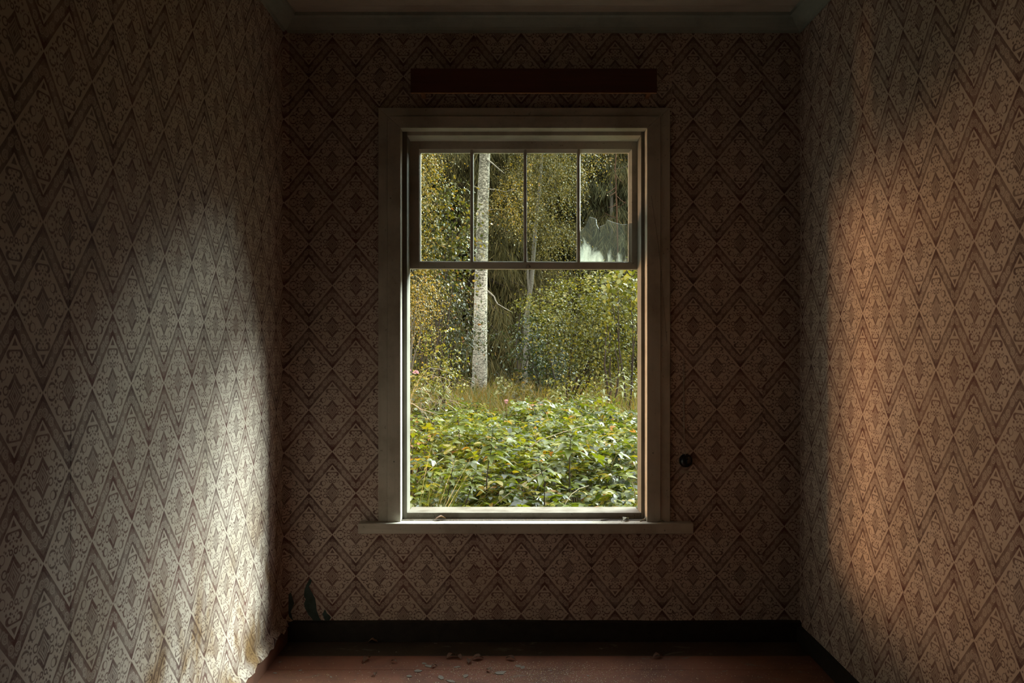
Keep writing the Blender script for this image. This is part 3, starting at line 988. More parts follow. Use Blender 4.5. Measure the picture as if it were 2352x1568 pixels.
spots = [(975, 1524), (985, 1530), (940, 1553), (1012, 1556), (1070, 1553), (1124, 1535), (960, 1541), (1050, 1532), (1150, 1545), (1200, 1533), (1190, 1530), (1035, 1565), (815, 1561),
         (822, 1547), (643, 1521), (632, 1546), (1350, 1552), (1335, 1556), (1540, 1550), (1565, 1540), (1380, 1490), (1000, 1478), (910, 1498), (870, 1497), (1252, 1562), (1265, 1540), (690, 1540), (760, 1555)]
for i, (px, py) in enumerate(spots):
    o = link('paint_flake', fm[i % 4], None, None, at_floor(px, py) + Vector((0, 0, .0022)))
    s = r.uniform(.035, .075) if i < 12 else r.uniform(.014, .03)
    o.scale = (s, s, s * .5)
    o.rotation_euler = (0, 0, r.uniform(0, 6.28))
    tag(o, 'flat grey flake of old paint lying on the worn red floor', 'paint flake', 'paint flakes on the floor')
v, f = [], []
for i in range(5200):
    py = 1518 + 60 * rng.random() ** 0.8
    px = rng.normal(1250, 150) if rng.random() < .75 else rng.uniform(640, 1900)
    q = at_floor(px, py)
    s = rng.uniform(.0009, .0036)
    b = len(v); a = rng.uniform(0, 6.3)
    for k in range(3): v.append((q.x + s * math.cos(a + 2.1 * k), q.y + s * math.sin(a + 2.1 * k), .0018))
    v.append((q.x, q.y, .0018 + s))
    f += [(b, b + 1, b + 3), (b + 1, b + 2, b + 3), (b + 2, b, b + 3)]
tag(link('floor_grit', mesh_np('floor_grit', v, f, mat=M['grit'])), 'orange and pale grit scattered over the floor below the window', 'grit', kind='stuff')


# ------------------------------------------------------------------ garden
def gz(x, d_):
    """ground height (m above the room floor)"""
    t = min(1, max(0, (d_ - 5.0) / 7.0)); t = t * t * (3 - 2 * t)
    return EYE - 1.92 + 0.77 * t + 0.05 * noise.noise(Vector((x * .5, d_ * .5, 0)))


xs = np.linspace(-40, 40, 90); ys = np.concatenate([np.linspace(D + WT, 18, 60), np.linspace(18.5, 60, 40)])
v = [(x, y_, gz(x, y_)) for y_ in ys for x in xs]
f = [(j * 90 + i, j * 90 + i + 1, (j + 1) * 90 + i + 1, (j + 1) * 90 + i) for j in range(99) for i in range(89)]
ground = link('ground', mesh_np('ground', v, f, True, M['soil']))
ground['kind'] = 'structure'


def nrmz(a): return a / np.maximum(np.linalg.norm(a, axis=-1, keepdims=True), 1e-9)


SHAPES = {
    'ovate': ([(0, 0), (.28, .40), (.66, .32), (1, 0), (.66, -.32), (.28, -.40)]),
    'lance': ([(0, 0), (.25, .22), (.6, .20), (1, 0), (.6, -.20), (.25, -.22)]),
    'strip': ([(0, .12), (.4, .5), (.8, .3), (1, 0), (.8, -.3), (.4, -.5)]),
}


def leaves_np(pos, dirv, nrm, length, width, shape='ovate', fold=0.18, droop=0.15):
    pos = np.asarray(pos); dirv = nrmz(np.asarray(dirv)); nrm = np.asarray(nrm)
    side = nrmz(np.cross(nrm, dirv)); n2 = np.cross(dirv, side)
    T = np.array(SHAPES[shape])
    l, w = T[:, 0], T[:, 1]
    hgt = fold * np.abs(w) - droop * l * l
    L = np.asarray(length).reshape(-1, 1, 1); W = np.asarray(width).reshape(-1, 1, 1)
    v = pos[:, None, :] + l[None, :, None] * L * dirv[:, None, :] + w[None, :, None] * W * side[:, None, :] + hgt[None, :, None] * L * n2[:, None, :]
    n = len(pos)
    b = (np.arange(n) * 6)[:, None]
    f = np.concatenate([b + np.array([[0, 1, 2, 3]]), b + np.array([[0, 3, 4, 5]])], axis=0)
    return v.reshape(-1, 3), f


def ribbons_np(pos, dirv, nrm, length, width, bend, n=4):
    """arching grass blades: n segments, widest near the foot, tip bent over along -nrm"""
    pos = np.asarray(pos); dirv = nrmz(np.asarray(dirv)); nrm = np.asarray(nrm)
    side = nrmz(np.cross(nrm, dirv)); n2 = np.cross(dirv, side)
    L = np.asarray(length)[:, None]; W = np.asarray(width)[:, None]
    rows = []
    for i in range(n + 1):
        t = i / n
        c = pos + dirv * L * (t - .25 * bend * t * t) - n2 * L * bend * t * t
        h = W * .5 * (0.55 + 0.45 * math.sin(math.pi * min(1, t * 1.3))) * (1 - t ** 3)
        rows += [c + side * h, c - side * h]
    v = np.stack(rows, 1).reshape(-1, 3)
    k = 2 * (n + 1)
    b = (np.arange(len(pos)) * k)[:, None]
    f = np.concatenate([b + np.array([[2 * i, 2 * i + 1, 2 * i + 3, 2 * i + 2]]) for i in range(n)], axis=0)
    return v, f


def herb_leaf(p, dv, nn, ln, wd, droop):
    """one narrow leaf with a sunken midrib, bending down towards its tip"""
    d = Vector(dv).normalized(); sd = Vector(nn).cross(d).normalized(); up = d.cross(sd)
    ts = [0, .2, .45, .72, 1]; ws = [.06, .42, .5, .34, 0]
    v = []
    for t, w in zip(ts, ws):
        c = Vector(p) + d * (ln * t * (1 - .2 * droop * t)) - up * (ln * droop * t * t)
        v += [c + sd * wd * w + up * wd * w * .35, c, c - sd * wd * w + up * wd * w * .35]
    f = []
    for i in range(4):
        b = i * 3
        f += [(b, b + 1, b + 4, b + 3), (b + 1, b + 2, b + 5, b + 4)]
    return np.array([list(q) for q in v]), np.array(f)


def sprays(clumps, leaf, density, twig=0.45, per=9, shape='ovate', hang=0.2, wr=1.0, seed=1):
    """leafy twigs over a set of ellipsoid clumps; returns leaf verts/faces. clumps: (centre, radii)"""
    g = np.random.default_rng(seed)
    P_, D_, N_, L_ = [], [], [], []
    for c, rad in clumps:
        c = np.array(c, dtype=float); rad = np.array(rad, dtype=float)
        area = 4 * math.pi * ((rad[0] * rad[1]) ** 1.6 + (rad[0] * rad[2]) ** 1.6 + (rad[1] * rad[2]) ** 1.6) ** (1 / 1.6) / 3 ** (1 / 1.6)
        n = max(6, int(area * density))
        u = nrmz(g.normal(size=(n, 3)))
        rr = 1 - 0.55 * g.random(n) ** 2.2
        base = c + u * rad * rr[:, None]
        out = nrmz(u / rad)
        dv = nrmz(out * 0.9 + g.normal(size=(n, 3)) * 0.55 + np.array([0, 0, -hang]))
        tw = twig * (0.6 + 0.8 * g.random(n))
        for k in range(per):
            t = (k + 0.5) / per
            p = base + dv * (tw * t)[:, None] + np.array([0, 0, -1]) * (hang * tw * t * t)[:, None]
            sd = nrmz(np.cross(dv, np.array([0, 0, 1.0]) + g.normal(size=(n, 3)) * .3)) * (1 if k % 2 else -1)
            ld = nrmz(dv * 0.5 + sd * 0.8 + g.normal(size=(n, 3)) * 0.35 + np.array([0, 0, -hang * .8]))
            nn = nrmz(np.array([0, 0, 0.9]) + out * 0.55 + g.normal(size=(n, 3)) * 0.5)
            P_.append(p + g.normal(size=(n, 3)) * leaf * .3); D_.append(ld); N_.append(nn); L_.append(leaf * (0.6 + 0.7 * g.random(n)))
    P_, D_, N_, L_ = map(np.concatenate, (P_, D_, N_, L_))
    return leaves_np(P_, D_, N_, L_, L_ * wr, shape)


def plant(name, base, label, cat, group=None):
    r_ = empty(name, tuple(base))
    return tag(r_, label, cat, group)


def loc_mesh(root, name, v, f, mat, kind=None, smooth=False):
    v = np.asarray(v, dtype=float) - np.array(root.location)
    o = link(name, mesh_np(name, v, f, smooth, mat), None, root)
    if kind: o['kind'] = kind
    return o


def limb(root, name, pts, rad, mat, n=8, wob=0.0, seed=0):
    r_ = random.Random(seed)
    pts = [Vector(p) for p in pts]
    # refine
    q, rr = [], []
    m = 4 if len(pts) > 2 else 5
    for i in range(len(pts) - 1):
        for k in range(m):
            t = k / m
            q.append(pts[i].lerp(pts[i + 1], t) + Vector((r_.uniform(-1, 1), r_.uniform(-1, 1), 0)) * wob)
            rr.append(rad[i] + (rad[i + 1] - rad[i]) * t)
    q.append(pts[-1]); rr.append(rad[-1])
    rt = Vector(root.location)
    return MB().tube([p - rt for p in q], rr, n).build(name, mat, root, smooth=True)


def dpt(px, py, d_): return tuple(P(px, py, d_))


def clumps_px(rows):
    """rows: (px, py, depth, rx px, rz px, ry metres)"""
    out = []
    for px, py, d_, rx, rz, ry in rows:
        s = d_ / F
        out.append((dpt(px, py, d_), (rx * s, ry, rz * s)))
    return out


def shrub(name, base_px, d_, label, cat, rows, leaf, dens, mat, bark, trunk_r=0.05, shape='ovate', hang=.2, twig=.45, per=9, seed=1, wr=.75, group=None, nbr=None):
    b = P(base_px, 784, d_); b.z = gz(b.x, d_) - .05
    root = plant(name, b, label, cat, group)
    cl = clumps_px(rows)
    v, f = sprays(cl, leaf, dens, twig, per, shape, hang, wr, seed)
    loc_mesh(root, 'foliage', v, f, M[mat], 'stuff')
    cl2 = sorted(cl, key=lambda c: -c[1][0])[: (nbr or len(cl))]
    for i, (c, rad) in enumerate(cl2):
        c = Vector(c)
        m = b.lerp(c, .5) + Vector((0.1 * math.sin(i * 2.1), .1 * math.cos(i * 1.7), .1))
        limb(root, 'branch', [b, m, c], [trunk_r, trunk_r * .6, trunk_r * .25], M[bark], 6, .02, i)
    return root


# --- spruces: trunk, whorled boughs, hanging branchlets
def spruce_np(h, r0, nw, nb, nh, seed, droop=0.35, strip_l=.5, z_low=0.3, wid=.045):
    g = np.random.default_rng(seed)
    bp, bd, hp_, hl, hw = [], [], [], [], []
    boughs = []
    for w in range(nw):
        z = z_low + (h * 0.97 - z_low) * (w / nw) ** 0.95
        R = r0 * (1 - z / h) ** 0.8 + 0.15
        for b in range(nb):
            a = g.uniform(0, 6.283)
            L = R * g.uniform(.75, 1.12)
            t = np.linspace(0.12, 1, 6)
            zz = z + g.uniform(-.2, .2) - droop * L * (t ** 1.2) + 0.16 * L * t ** 3
            pts = np.stack([np.cos(a) * L * t, np.sin(a) * L * t, zz], 1)
            boughs.append(pts)
            n = max(5, int(nh * L / r0))
            ts = g.uniform(.25, 1, n) ** .7
            idx = np.clip(ts * 5, 0, 4.999); i0 = idx.astype(int); fr = (idx - i0)[:, None]
            p = pts[i0] * (1 - fr) + pts[i0 + 1] * fr
            side = np.array([-math.sin(a), math.cos(a), 0])
            off = g.normal(size=n) * 0.22 * L * (1.05 - ts)
            p = p + side * off[:, None] + np.array([0, 0, -.25]) * np.abs(off)[:, None]
            p = p + g.normal(size=(n, 3)) * np.array([.06, .06, .13])
            hp_.append(p)
            dv = np.array([math.cos(a), math.sin(a), 0]) * .25 + np.sign(off)[:, None] * side * .3 + np.array([0, 0, -1.0]) + g.normal(size=(n, 3)) * .26
            bd.append(dv)
            hl.append(strip_l * g.uniform(.4, 1.15, n) * (0.5 + .5 * min(1, L / r0 + .3)))
    p = np.concatenate(hp_); dv = np.concatenate(bd); l = np.concatenate(hl)
    nn = g.normal(size=p.shape)
    dv = nrmz(dv); sd = nrmz(np.cross(nn, dv))
    l = l[:, None]
    v = np.stack([p, p + dv * l * .45 + sd * wid * .5, p + dv * l, p + dv * l * .45 - sd * wid * .5], 1).reshape(-1, 3)
    f = (np.arange(len(p)) * 4)[:, None] + np.arange(4)[None, :]
    return v, f, boughs


def make_spruce(label, group, h=11, r0=2.4, nw=34, nb=7, nh=70, seed=1, mat='needle', **kw):
    root = plant('spruce_tree', (0, 0, 0), label, 'tree', group)
    v, f, boughs = spruce_np(h, r0, nw, nb, nh, seed, **kw)
    loc_mesh(root, 'hanging_branchlets', v, f, M[mat], 'stuff')
    MB().tube([(0, 0, -.3), (0.03, 0, h * .4), (0, .02, h)], [.17, .11, .02], 8).build('trunk', M['bark_dark'], root, smooth=True)
    mb = MB()
    for q in boughs: mb.tube([tuple(x) for x in q[::2]] + [tuple(q[-1])], [.022, .016, .01, .004], 3, False)
    mb.build('boughs', M['bark_dark'], root)['kind'] = 'stuff'
    return root


def dup(root, loc, rz, s=1.0, label=None, group=None):
    r_ = root.copy(); COL.objects.link(r_)
    r_.location = loc; r_.rotation_euler = (0, 0, rz); r_.scale = (s, s, s)
    if label: r_['label'] = label
    if group: r_['group'] = group
    for ch in list(root.children):
        c_ = ch.copy(); COL.objects.link(c_); c_.parent = r_
    return r_


def at_g(px, d_, up=0.0):
    x = (px - 1176) * d_ / F
    return Vector((x, d_, gz(x, d_) + up))


SPG = 'dark spruces of the forest edge behind the birches'
sp1 = make_spruce('dark spruce with long hanging branchlets directly behind the thick white birch trunk', SPG, 12, 2.7, 56, 8, 250, 11, strip_l=.42, wid=.017, droop=.5)
sp1.location = at_g(1085, 21.5)
sp2 = make_spruce('dark spruce filling the gap between the thick and the slim birch trunks', SPG, 13, 2.7, 56, 8, 250, 12, strip_l=.46, wid=.017, droop=.5, mat='needle')
sp2.location = at_g(1185, 23)
sp3 = make_spruce('blue green spruce seen through the pane with the broken glass', SPG, 12, 2.6, 54, 8, 240, 13, strip_l=.38, wid=.017, droop=.45, mat='needle_blue')
sp3.location = at_g(1395, 24)
COMMON = 'dark spruce standing deep in the forest edge behind the other trees'
k = 0
for px, d_, s, src in ((925, 23, 1.0, sp3), (1000, 25, 1.1, sp2), (1300, 26, 1.05, sp1), (1490, 23.5, 1.0, sp2), (860, 27, 1.1, sp1), (1150, 28, 1.25, sp3), (1060, 30, 1.3, sp1),
                       (1240, 30, 1.25, sp2), (1350, 29, 1.2, sp1), (1430, 30, 1.2, sp3), (960, 31, 1.3, sp2), (1540, 28, 1.15, sp1), (1620, 25, 1.1, sp3), (780, 25, 1.1, sp2), (880, 33, 1.4, sp3), (1500, 34, 1.4, sp2)):
    dup(src, at_g(px, d_), 1.1 + k * 2.3, s, COMMON, 'dark spruces deep in the forest edge')
    k += 1

# --- thick birch
b = at_g(1098, 17, -.15)
birch = plant('birch_tree', b, 'thick white birch trunk with black speckled bark rising through the whole view', 'tree')
TR = [(1098, 935, 20.5), (1099, 905, 18.5), (1102, 860, 17.5), (1103, 760, 16), (1105, 640, 14.8), (1107, 560, 14.2), (1110, 450, 13.2), (1114, 350, 12.2), (1120, 150, 11), (1124, -200, 9.5), (1128, -600, 6)]
mb = MB()
pts, rad = [], []
for i in range(len(TR) - 1):
    for k in range(8):
        t = k / 8
        q = P(TR[i][0] + (TR[i + 1][0] - TR[i][0]) * t, TR[i][1] + (TR[i + 1][1] - TR[i][1]) * t, 17)
        w = TR[i][2] + (TR[i + 1][2] - TR[i][2]) * t
        pts.append(q - Vector(b)); rad.append(w * 17 / F * (1 + .04 * noise.noise(Vector((q.z * 3, 0, 0)))))
mb.tube(pts, rad, 20)
# knobbly bark relief
mb.v = [tuple(Vector(q) + Vector((q[0] - 0, q[1], 0)).normalized() * 0.008 * noise.noise(Vector(q) * 9)) if False else q for q in mb.v]
mb.build('trunk', M['birch'], birch, smooth=True)
for path, rr in (([(1118, 366), (1127, 372), (1140, 383), (1158, 398)], .022), ([(1120, 668), (1134, 680), (1138, 690), (1143, 698), (1160, 708), (1175, 716)], .020), ([(1102, 432), (1090, 428), (1082, 424)], .012),
                 ([(1120, 434), (1140, 436), (1162, 440), (1185, 432)], .014), ([(1122, 482), (1140, 480), (1160, 482), (1180, 496)], .012)):
    limb(birch, 'branch', [P(x, y_, 16.9 - .03 * i) for i, (x, y_) in enumerate(path)], [rr * (1 - .7 * i / (len(path) - 1)) for i in range(len(path))], M['twig'], 6, .004, 3)
v, f = sprays(clumps_px([(1172, 450, 16.6, 34, 26, .5), (1190, 490, 16.6, 22, 18, .4), (1150, 470, 16.7, 22, 14, .3), (1196, 405, 16.7, 20, 20, .4)]), .038, 56, .4, 9, 'ovate', .45, .8, 21)
loc_mesh(birch, 'leaf_spray', v, f, M['leaf_gold'], 'stuff')
v, f = sprays([((0.3 + 1.6 * math.cos(a), 17 + 1.6 * math.sin(a) + .4 * (i % 2), 8 + .9 * (i % 5)), (1.2, 1.2, 1.0)) for i, a in enumerate(np.linspace(0, 6.28, 10))], .07, 6, .5, 8, 'ovate', .5, .8, 22)
loc_mesh(birch, 'crown', v, f, M['leaf_olive'], 'stuff')

# --- slim leaning birch with a fork
b = at_g(1205, 19, -.1)
slim = plant('birch_tree', b, 'slim grey forked birch leaning to the right, with a cloud of olive gold leaves', 'tree')
limb(slim, 'trunk', [P(1203, 930, 19), P(1209, 780, 19), P(1211, 715, 19), P(1214, 690, 19), P(1220, 650, 19), P(1224, 600, 19), P(1229, 540, 19), P(1233, 490, 19), P(1242, 400, 19), P(1250, 300, 19)],
     [.075, .062, .058, .056, .052, .048, .044, .04, .03, .02], M['birch_slim'], 10, .006, 4)
limb(slim, 'forked_stem', [P(1213, 700, 18.98), P(1215, 672, 18.95), P(1213, 640, 18.95), P(1212, 612, 18.95), P(1206, 520, 18.9)], [.034, .03, .027, .025, .012], M['birch_slim'], 8, .004, 5)
rows = [(1240, 380, 18.6, 46, 36, .7), (1285, 400, 18.4, 44, 46, .7), (1225, 450, 18.5, 28, 34, .6), (1270, 470, 18.4, 44, 34, .7), (1300, 350, 18.4, 40, 34, .6), (1345, 365, 18.3, 28, 34, .5), (1255, 525, 18.5, 30, 24, .5), (1290, 545, 18.4, 32, 22, .5),
        (1262, 575, 18.5, 26, 16, .4), (1220, 500, 18.4, 20, 18, .4), (1190, 380, 18.7, 30, 26, .5), (1260, 300, 18.6, 70, 40, .8), (1330, 290, 18.4, 50, 40, .8)]
v, f = sprays(clumps_px(rows), .036, 48, .42, 10, 'ovate', .55, .8, 23)
loc_mesh(slim, 'foliage', v, f, M['leaf_olive'], 'stuff')

# thin pine behind the last pane
b = at_g(1420, 22, -.1)
pine = plant('pine_tree', b, 'thin orange pine stem behind the pane with the broken glass', 'tree')
limb(pine, 'trunk', [P(1424, 900, 22), P(1418, 520, 22), P(1415, 440, 22), P(1413, 390, 22), P(1420, 250, 22)], [.026, .020, .019, .017, .012], M['pine'], 8, .01, 6)
for x0_, y0_, x1_, y1_ in ((1416, 450, 1440, 468), (1417, 478, 1438, 462), (1414, 430, 1392, 444), (1415, 440, 1398, 450), (1417, 500, 1388, 488), (1413, 400, 1432, 420), (1416, 470, 1396, 476)):
    limb(pine, 'branch', [P(x0_, y0_, 22), P((x0_ + x1_) / 2, (y0_ + y1_) / 2 + 2, 21.9), P(x1_, y1_, 21.8)], [.012, .009, .004], M['pine'], 5, .005, 7)
b = at_g(1403, 24.5, -.1)
far = plant('birch_tree', b, 'pale distant birch with a tuft of orange leaves, seen high in the last pane', 'tree')
limb(far, 'trunk', [P(1403, 900, 22.8), P(1404, 480, 22.8), P(1406, 360, 22.8), P(1407, 200, 22.8)], [.06, .05, .045, .03], M['birch_slim'], 8, .01, 8)
v, f = sprays(clumps_px([(1394, 375, 22.6, 14, 18, .3), (1398, 352, 22.6, 16, 14, .3), (1425, 350, 22.6, 20, 16, .3), (1396, 320, 22.6, 24, 20, .4)]), .06, 22, .35, 8, 'ovate', .4, .8, 24)
loc_mesh(far, 'foliage', v, f, M['leaf_gold'], 'stuff')

# --- broadleaf trees on the left
shrub('birch_tree', 915, 13, 'golden yellow birch foliage hanging down the left edge of the window view', 'tree',
      [(960, 370, 13, 42, 36, .6), (950, 440, 13, 30, 50, .5), (930, 500, 13, 30, 60, .5), (940, 330, 13, 60, 40, .7), (950, 560, 13, 18, 40, .4), (890, 420, 13.2, 60, 90, .8), (925, 280, 13.2, 70, 50, .8)],
      .030, 80, 'leaf_gold', 'birch_slim', .03, hang=.6, seed=31, per=10, twig=.4, nbr=4)
shrub('hazel_tree', 985, 14.5, 'green hazel with yellow and reddish leaf tips behind the left panes', 'tree',
      [(1005, 440, 14.5, 38, 40, .6), (1030, 480, 14.4, 36, 40, .6), (985, 500, 14.3, 40, 46, .6), (1040, 530, 14.4, 32, 34, .5), (1000, 560, 14.3, 42, 34, .6), (1050, 580, 14.5, 26, 30, .4), (960, 590, 14.2, 34, 40, .5), (1020, 610, 14.5, 44, 34, .6)],
      .066, 24, 'leaf_mix', 'bark_dark', .022, hang=.35, seed=32, per=9, twig=.55)
shrub('birch_tree', 925, 11.5, 'bright golden leafy birch boughs left of the white trunk below the sash', 'tree',
      [(962, 650, 11.5, 34, 30, .4), (958, 700, 11.4, 34, 40, .4), (980, 680, 11.4, 26, 30, .4), (940, 660, 11.5, 34, 60, .5), (965, 748, 11.4, 26, 18, .3)],
      .028, 90, 'leaf_gold', 'birch_slim', .02, hang=.4, seed=33, per=9, twig=.32, nbr=4)
shrub('rowan_tree', 1035, 16, 'dull green rowan with drooping leaves left of the thick white birch', 'tree',
      [(1025, 690, 15.8, 34, 34, .6), (1060, 715, 15.8, 32, 26, .5), (1035, 750, 15.7, 44, 36, .6), (1068, 770, 15.8, 24, 28, .4), (1010, 650, 15.9, 34, 30, .5), (1045, 805, 15.7, 34, 28, .5), (1005, 780, 15.6, 40, 40, .6), (1030, 645, 16, 26, 22, .4)],
      .062, 26, 'leaf_maple', 'bark_dark', .02, 'lance', hang=.4, seed=34, per=10, twig=.5, wr=1.1)

# --- dead twiggy shrub
b = at_g(952, 9.3, -.05)
dead = plant('dead_shrub', b, 'grey leafless twiggy shrub at the left edge of the window view', 'shrub')
r = random.Random(12)
mb = MB()


def twig(p, d_, l, rad, depth):
    pts = [p]
    for k in range(4):
        d_ = (d_ + Vector((r.uniform(-.5, .5), r.uniform(-.5, .5), r.uniform(-.5, .35)))).normalized()
        pts.append(pts[-1] + d_ * l / 4)
    mb.tube([q - Vector(b) for q in pts], [rad, rad * .85, rad * .7, rad * .55, rad * .4], 4, False)
    if depth:
        for k in range(4):
            q = pts[1 + k]
            twig(q, (d_ + Vector((r.uniform(-1, 1), r.uniform(-1, 1), r.uniform(-.9, .6)))).normalized(), l * r.uniform(.38, .6), rad * .55, depth - 1)


for k in range(7):
    a = k * .9
    twig(Vector(b) + Vector((.06 * math.cos(a), .06 * math.sin(a), 0)), Vector((.22 * math.cos(a), .22 * math.sin(a), 1)).normalized(), .78 + .06 * k, .008, 3)
mb.build('twigs', M['twig'], dead)['kind'] = 'stuff'

# --- leafy shrub by the dead twigs, rose with pink flowers
shrub('privet_shrub', 1005, 9.6, 'upright shrub with small yellow green leaves beside the dead twigs', 'shrub',
      [(1000, 790, 9.6, 14, 22, .2), (1010, 830, 9.6, 24, 30, .25), (1030, 815, 9.6, 10, 20, .12), (995, 860, 9.5, 30, 34, .3), (1018, 880, 9.5, 26, 24, .3), (1012, 760, 9.6, 7, 16, .1), (975, 890, 9.4, 30, 24, .3), (1034, 850, 9.6, 12, 20, .15)],
      .034, 70, 'leaf_yellow', 'stem_dark', .012, hang=0.0, seed=41, per=9, twig=.2)
ro = shrub('phlox_plant', 950, 9, 'green phlox plant with a pink flower head at the left edge of the view', 'flower',
           [(955, 885, 9, 18, 18, .15), (945, 905, 9, 22, 22, .2), (962, 872, 9, 10, 12, .1)], .045, 90, 'leaf_bush', 'stem_green', .008, hang=.1, seed=42, per=7, twig=.16)
g = np.random.default_rng(3)
for px, py, s in ((955, 857, .036), (938, 852, .03)):
    c = np.array(dpt(px, py, 8.95)); u = nrmz(g.normal(size=(46, 3))); u[:, 2] = np.abs(u[:, 2])
    v, f = leaves_np(c + u * s * .55, nrmz(u + g.normal(size=(46, 3)) * .5), u, np.full(46, s * .55), np.full(46, s * .5))
    o = loc_mesh(ro, 'flower_head', v, f, M['petal']); o['label'] = 'pink flower head'
pf = plant('phlox_plant', at_g(1164, 9.6), 'single dusky pink flower rising from the raspberry thicket below the birch trunks', 'flower')
limb(pf, 'stem', [at_g(1164, 9.6), P(1164, 940, 9.6), P(1163, 924, 9.6)], [.006, .005, .004], M['stem_green'], 5)
c = np.array(dpt(1163, 922, 9.6)); u = nrmz(g.normal(size=(36, 3)))
v, f = leaves_np(c + u * .012, u, g.normal(size=(36, 3)), np.full(36, .018), np.full(36, .016))
loc_mesh(pf, 'flower_head', v, f, M['petal'])

# --- bushes on the right
shrub('willow_bush', 1300, 13.5, 'large mid green bush filling the right half of the view below the sash', 'bush',
      [(1330, 670, 13.5, 50, 36, .7), (1390, 665, 13.4, 54, 40, .7), (1445, 665, 13.4, 44, 44, .6), (1290, 710, 13.3, 50, 40, .7), (1350, 730, 13.2, 54, 44, .7), (1420, 740, 13.2, 54, 44, .7), (1255, 730, 13.4, 34, 34, .5),
       (1310, 780, 13.1, 46, 36, .6), (1370, 800, 13.1, 50, 40, .6), (1440, 810, 13.1, 46, 40, .6), (1480, 730, 13.2, 50, 70, .7), (1400, 850, 13.1, 40, 30, .5), (1350, 850, 13.1, 34, 28, .5)],
      .043, 46, 'leaf_bush', 'stem_dark', .014, hang=.25, seed=51, per=10, twig=.4, wr=.8)
shrub('maple_sapling', 1445, 12.6, 'sapling with broad yellow green leaves at the top right below the sash', 'tree',
      [(1400, 640, 12.6, 34, 18, .3), (1440, 635, 12.6, 30, 18, .3), (1420, 665, 12.5, 30, 16, .3), (1470, 650, 12.6, 26, 26, .3)],
      .08, 30, 'leaf_yellow', 'stem_dark', .014, hang=.4, seed=52, per=6, twig=.35, wr=.9)
shrub('elder_bush', 1245, 15.2, 'low dark green elder bush between the slim birch and the large bush', 'bush',
      [(1225, 790, 15.2, 36, 34, .6), (1265, 800, 15, 40, 36, .6), (1215, 840, 15.1, 36, 30, .5), (1260, 850, 15, 44, 34, .6), (1300, 850, 15, 34, 34, .5), (1200, 760, 15.2, 24, 24, .4), (1235, 740, 15.2, 26, 24, .4)],
      .058, 30, 'leaf_dark', 'stem_dark', .014, hang=.3, seed=53, per=9, twig=.4, wr=.7)
shrub('young_aspen', 1404, 12.4, 'thin dark sapling stem standing in front of the large right bush', 'tree',
      [(1400, 760, 12.4, 20, 20, .25), (1412, 790, 12.4, 16, 16, .2), (1395, 730, 12.4, 14, 16, .2)], .055, 30, 'leaf_yellow', 'stem_dark', .02, seed=54, twig=.25, per=7, hang=.3)
shrub('young_birch', 1190, 18.4, 'light green leaf tuft at the fork of the slim birch', 'shrub',
      [(1205, 700, 18.3, 18, 12, .3), (1228, 700, 18.3, 16, 14, .3), (1200, 680, 18.4, 12, 10, .2)], .055, 34, 'leaf_yellow', 'stem_dark', .02, seed=55, twig=.3, per=8, hang=.3)
shrub('currant_bush', 1345, 11.6, 'small yellow green plant in the grass before the large right bush', 'bush',
      [(1345, 892, 11.6, 18, 16, .2), (1362, 905, 11.5, 20, 14, .2), (1300, 900, 11.8, 24, 14, .25), (1270, 890, 12, 26, 16, .3)], .05, 60, 'leaf_yellow', 'stem_green', .01, seed=56, twig=.2, per=7, hang=.2)
shrub('spirea_bush', 1185, 12.5, 'small pale leaved bush in the dry grass right of the birch foot', 'bush',
      [(1185, 885, 12.5, 24, 18, .25), (1200, 905, 12.4, 24, 16, .25), (1170, 905, 12.4, 16, 16, .2)], .045, 60, 'leaf_olive', 'stem_green', .01, seed=57, twig=.2, per=8, hang=.2)
shrub('poplar_sapling', 1157, 12, 'tiny sapling with pale shining leaves standing in the grass right of the birch', 'tree',
      [(1157, 868, 12, 7, 16, .05), (1156, 890, 12, 8, 12, .06)], .06, 100, 'herb_pale', 'stem_green', .008, seed=58, twig=.08, per=4, hang=.2)

# --- dry grass
def blades(n, xr, dr, hr, lean, seed, wid=.008, clump=0.5):
    g = np.random.default_rng(seed)
    d_ = g.uniform(dr[0], dr[1], n)
    px = g.uniform(xr[0], xr[1], n)
    x = (px - 1176) * d_ / F
    h = g.uniform(hr[0], hr[1], n) * (0.6 + .4 * np.array([noise.noise(Vector((a * 1.3, b_ * 1.3, 0))) + 1 for a, b_ in zip(x, d_)]))
    z = np.array([gz(a, b_) for a, b_ in zip(x, d_)]) - .02
    p = np.stack([x, d_, z], 1)
    dv = np.stack([g.normal(size=n) * lean, g.normal(size=n) * lean, np.ones(n)], 1)
    nn = g.normal(size=(n, 3)); nn[:, 2] *= .3
    return ribbons_np(p, dv, nn, h, np.full(n, wid), g.uniform(.05, .5, (n, 1)), 3)


v1, f1 = blades(26000, (300, 2700), (10.3, 18), (.18, .56), .4, 5, .012)
tag(link('dry_grass', mesh_np('dry_grass', v1, f1, mat=M['grass_dry'])), 'golden and rust coloured dry grass around the birch foot behind the thicket', 'grass', kind='stuff')
v1, f1 = blades(15000, (300, 2700), (10.0, 17), (.16, .50), .45, 6, .012)
tag(link('green_grass', mesh_np('green_grass', v1, f1, mat=M['grass_green'])), 'fresh green grass blades among the dry grass behind the thicket', 'grass', kind='stuff')

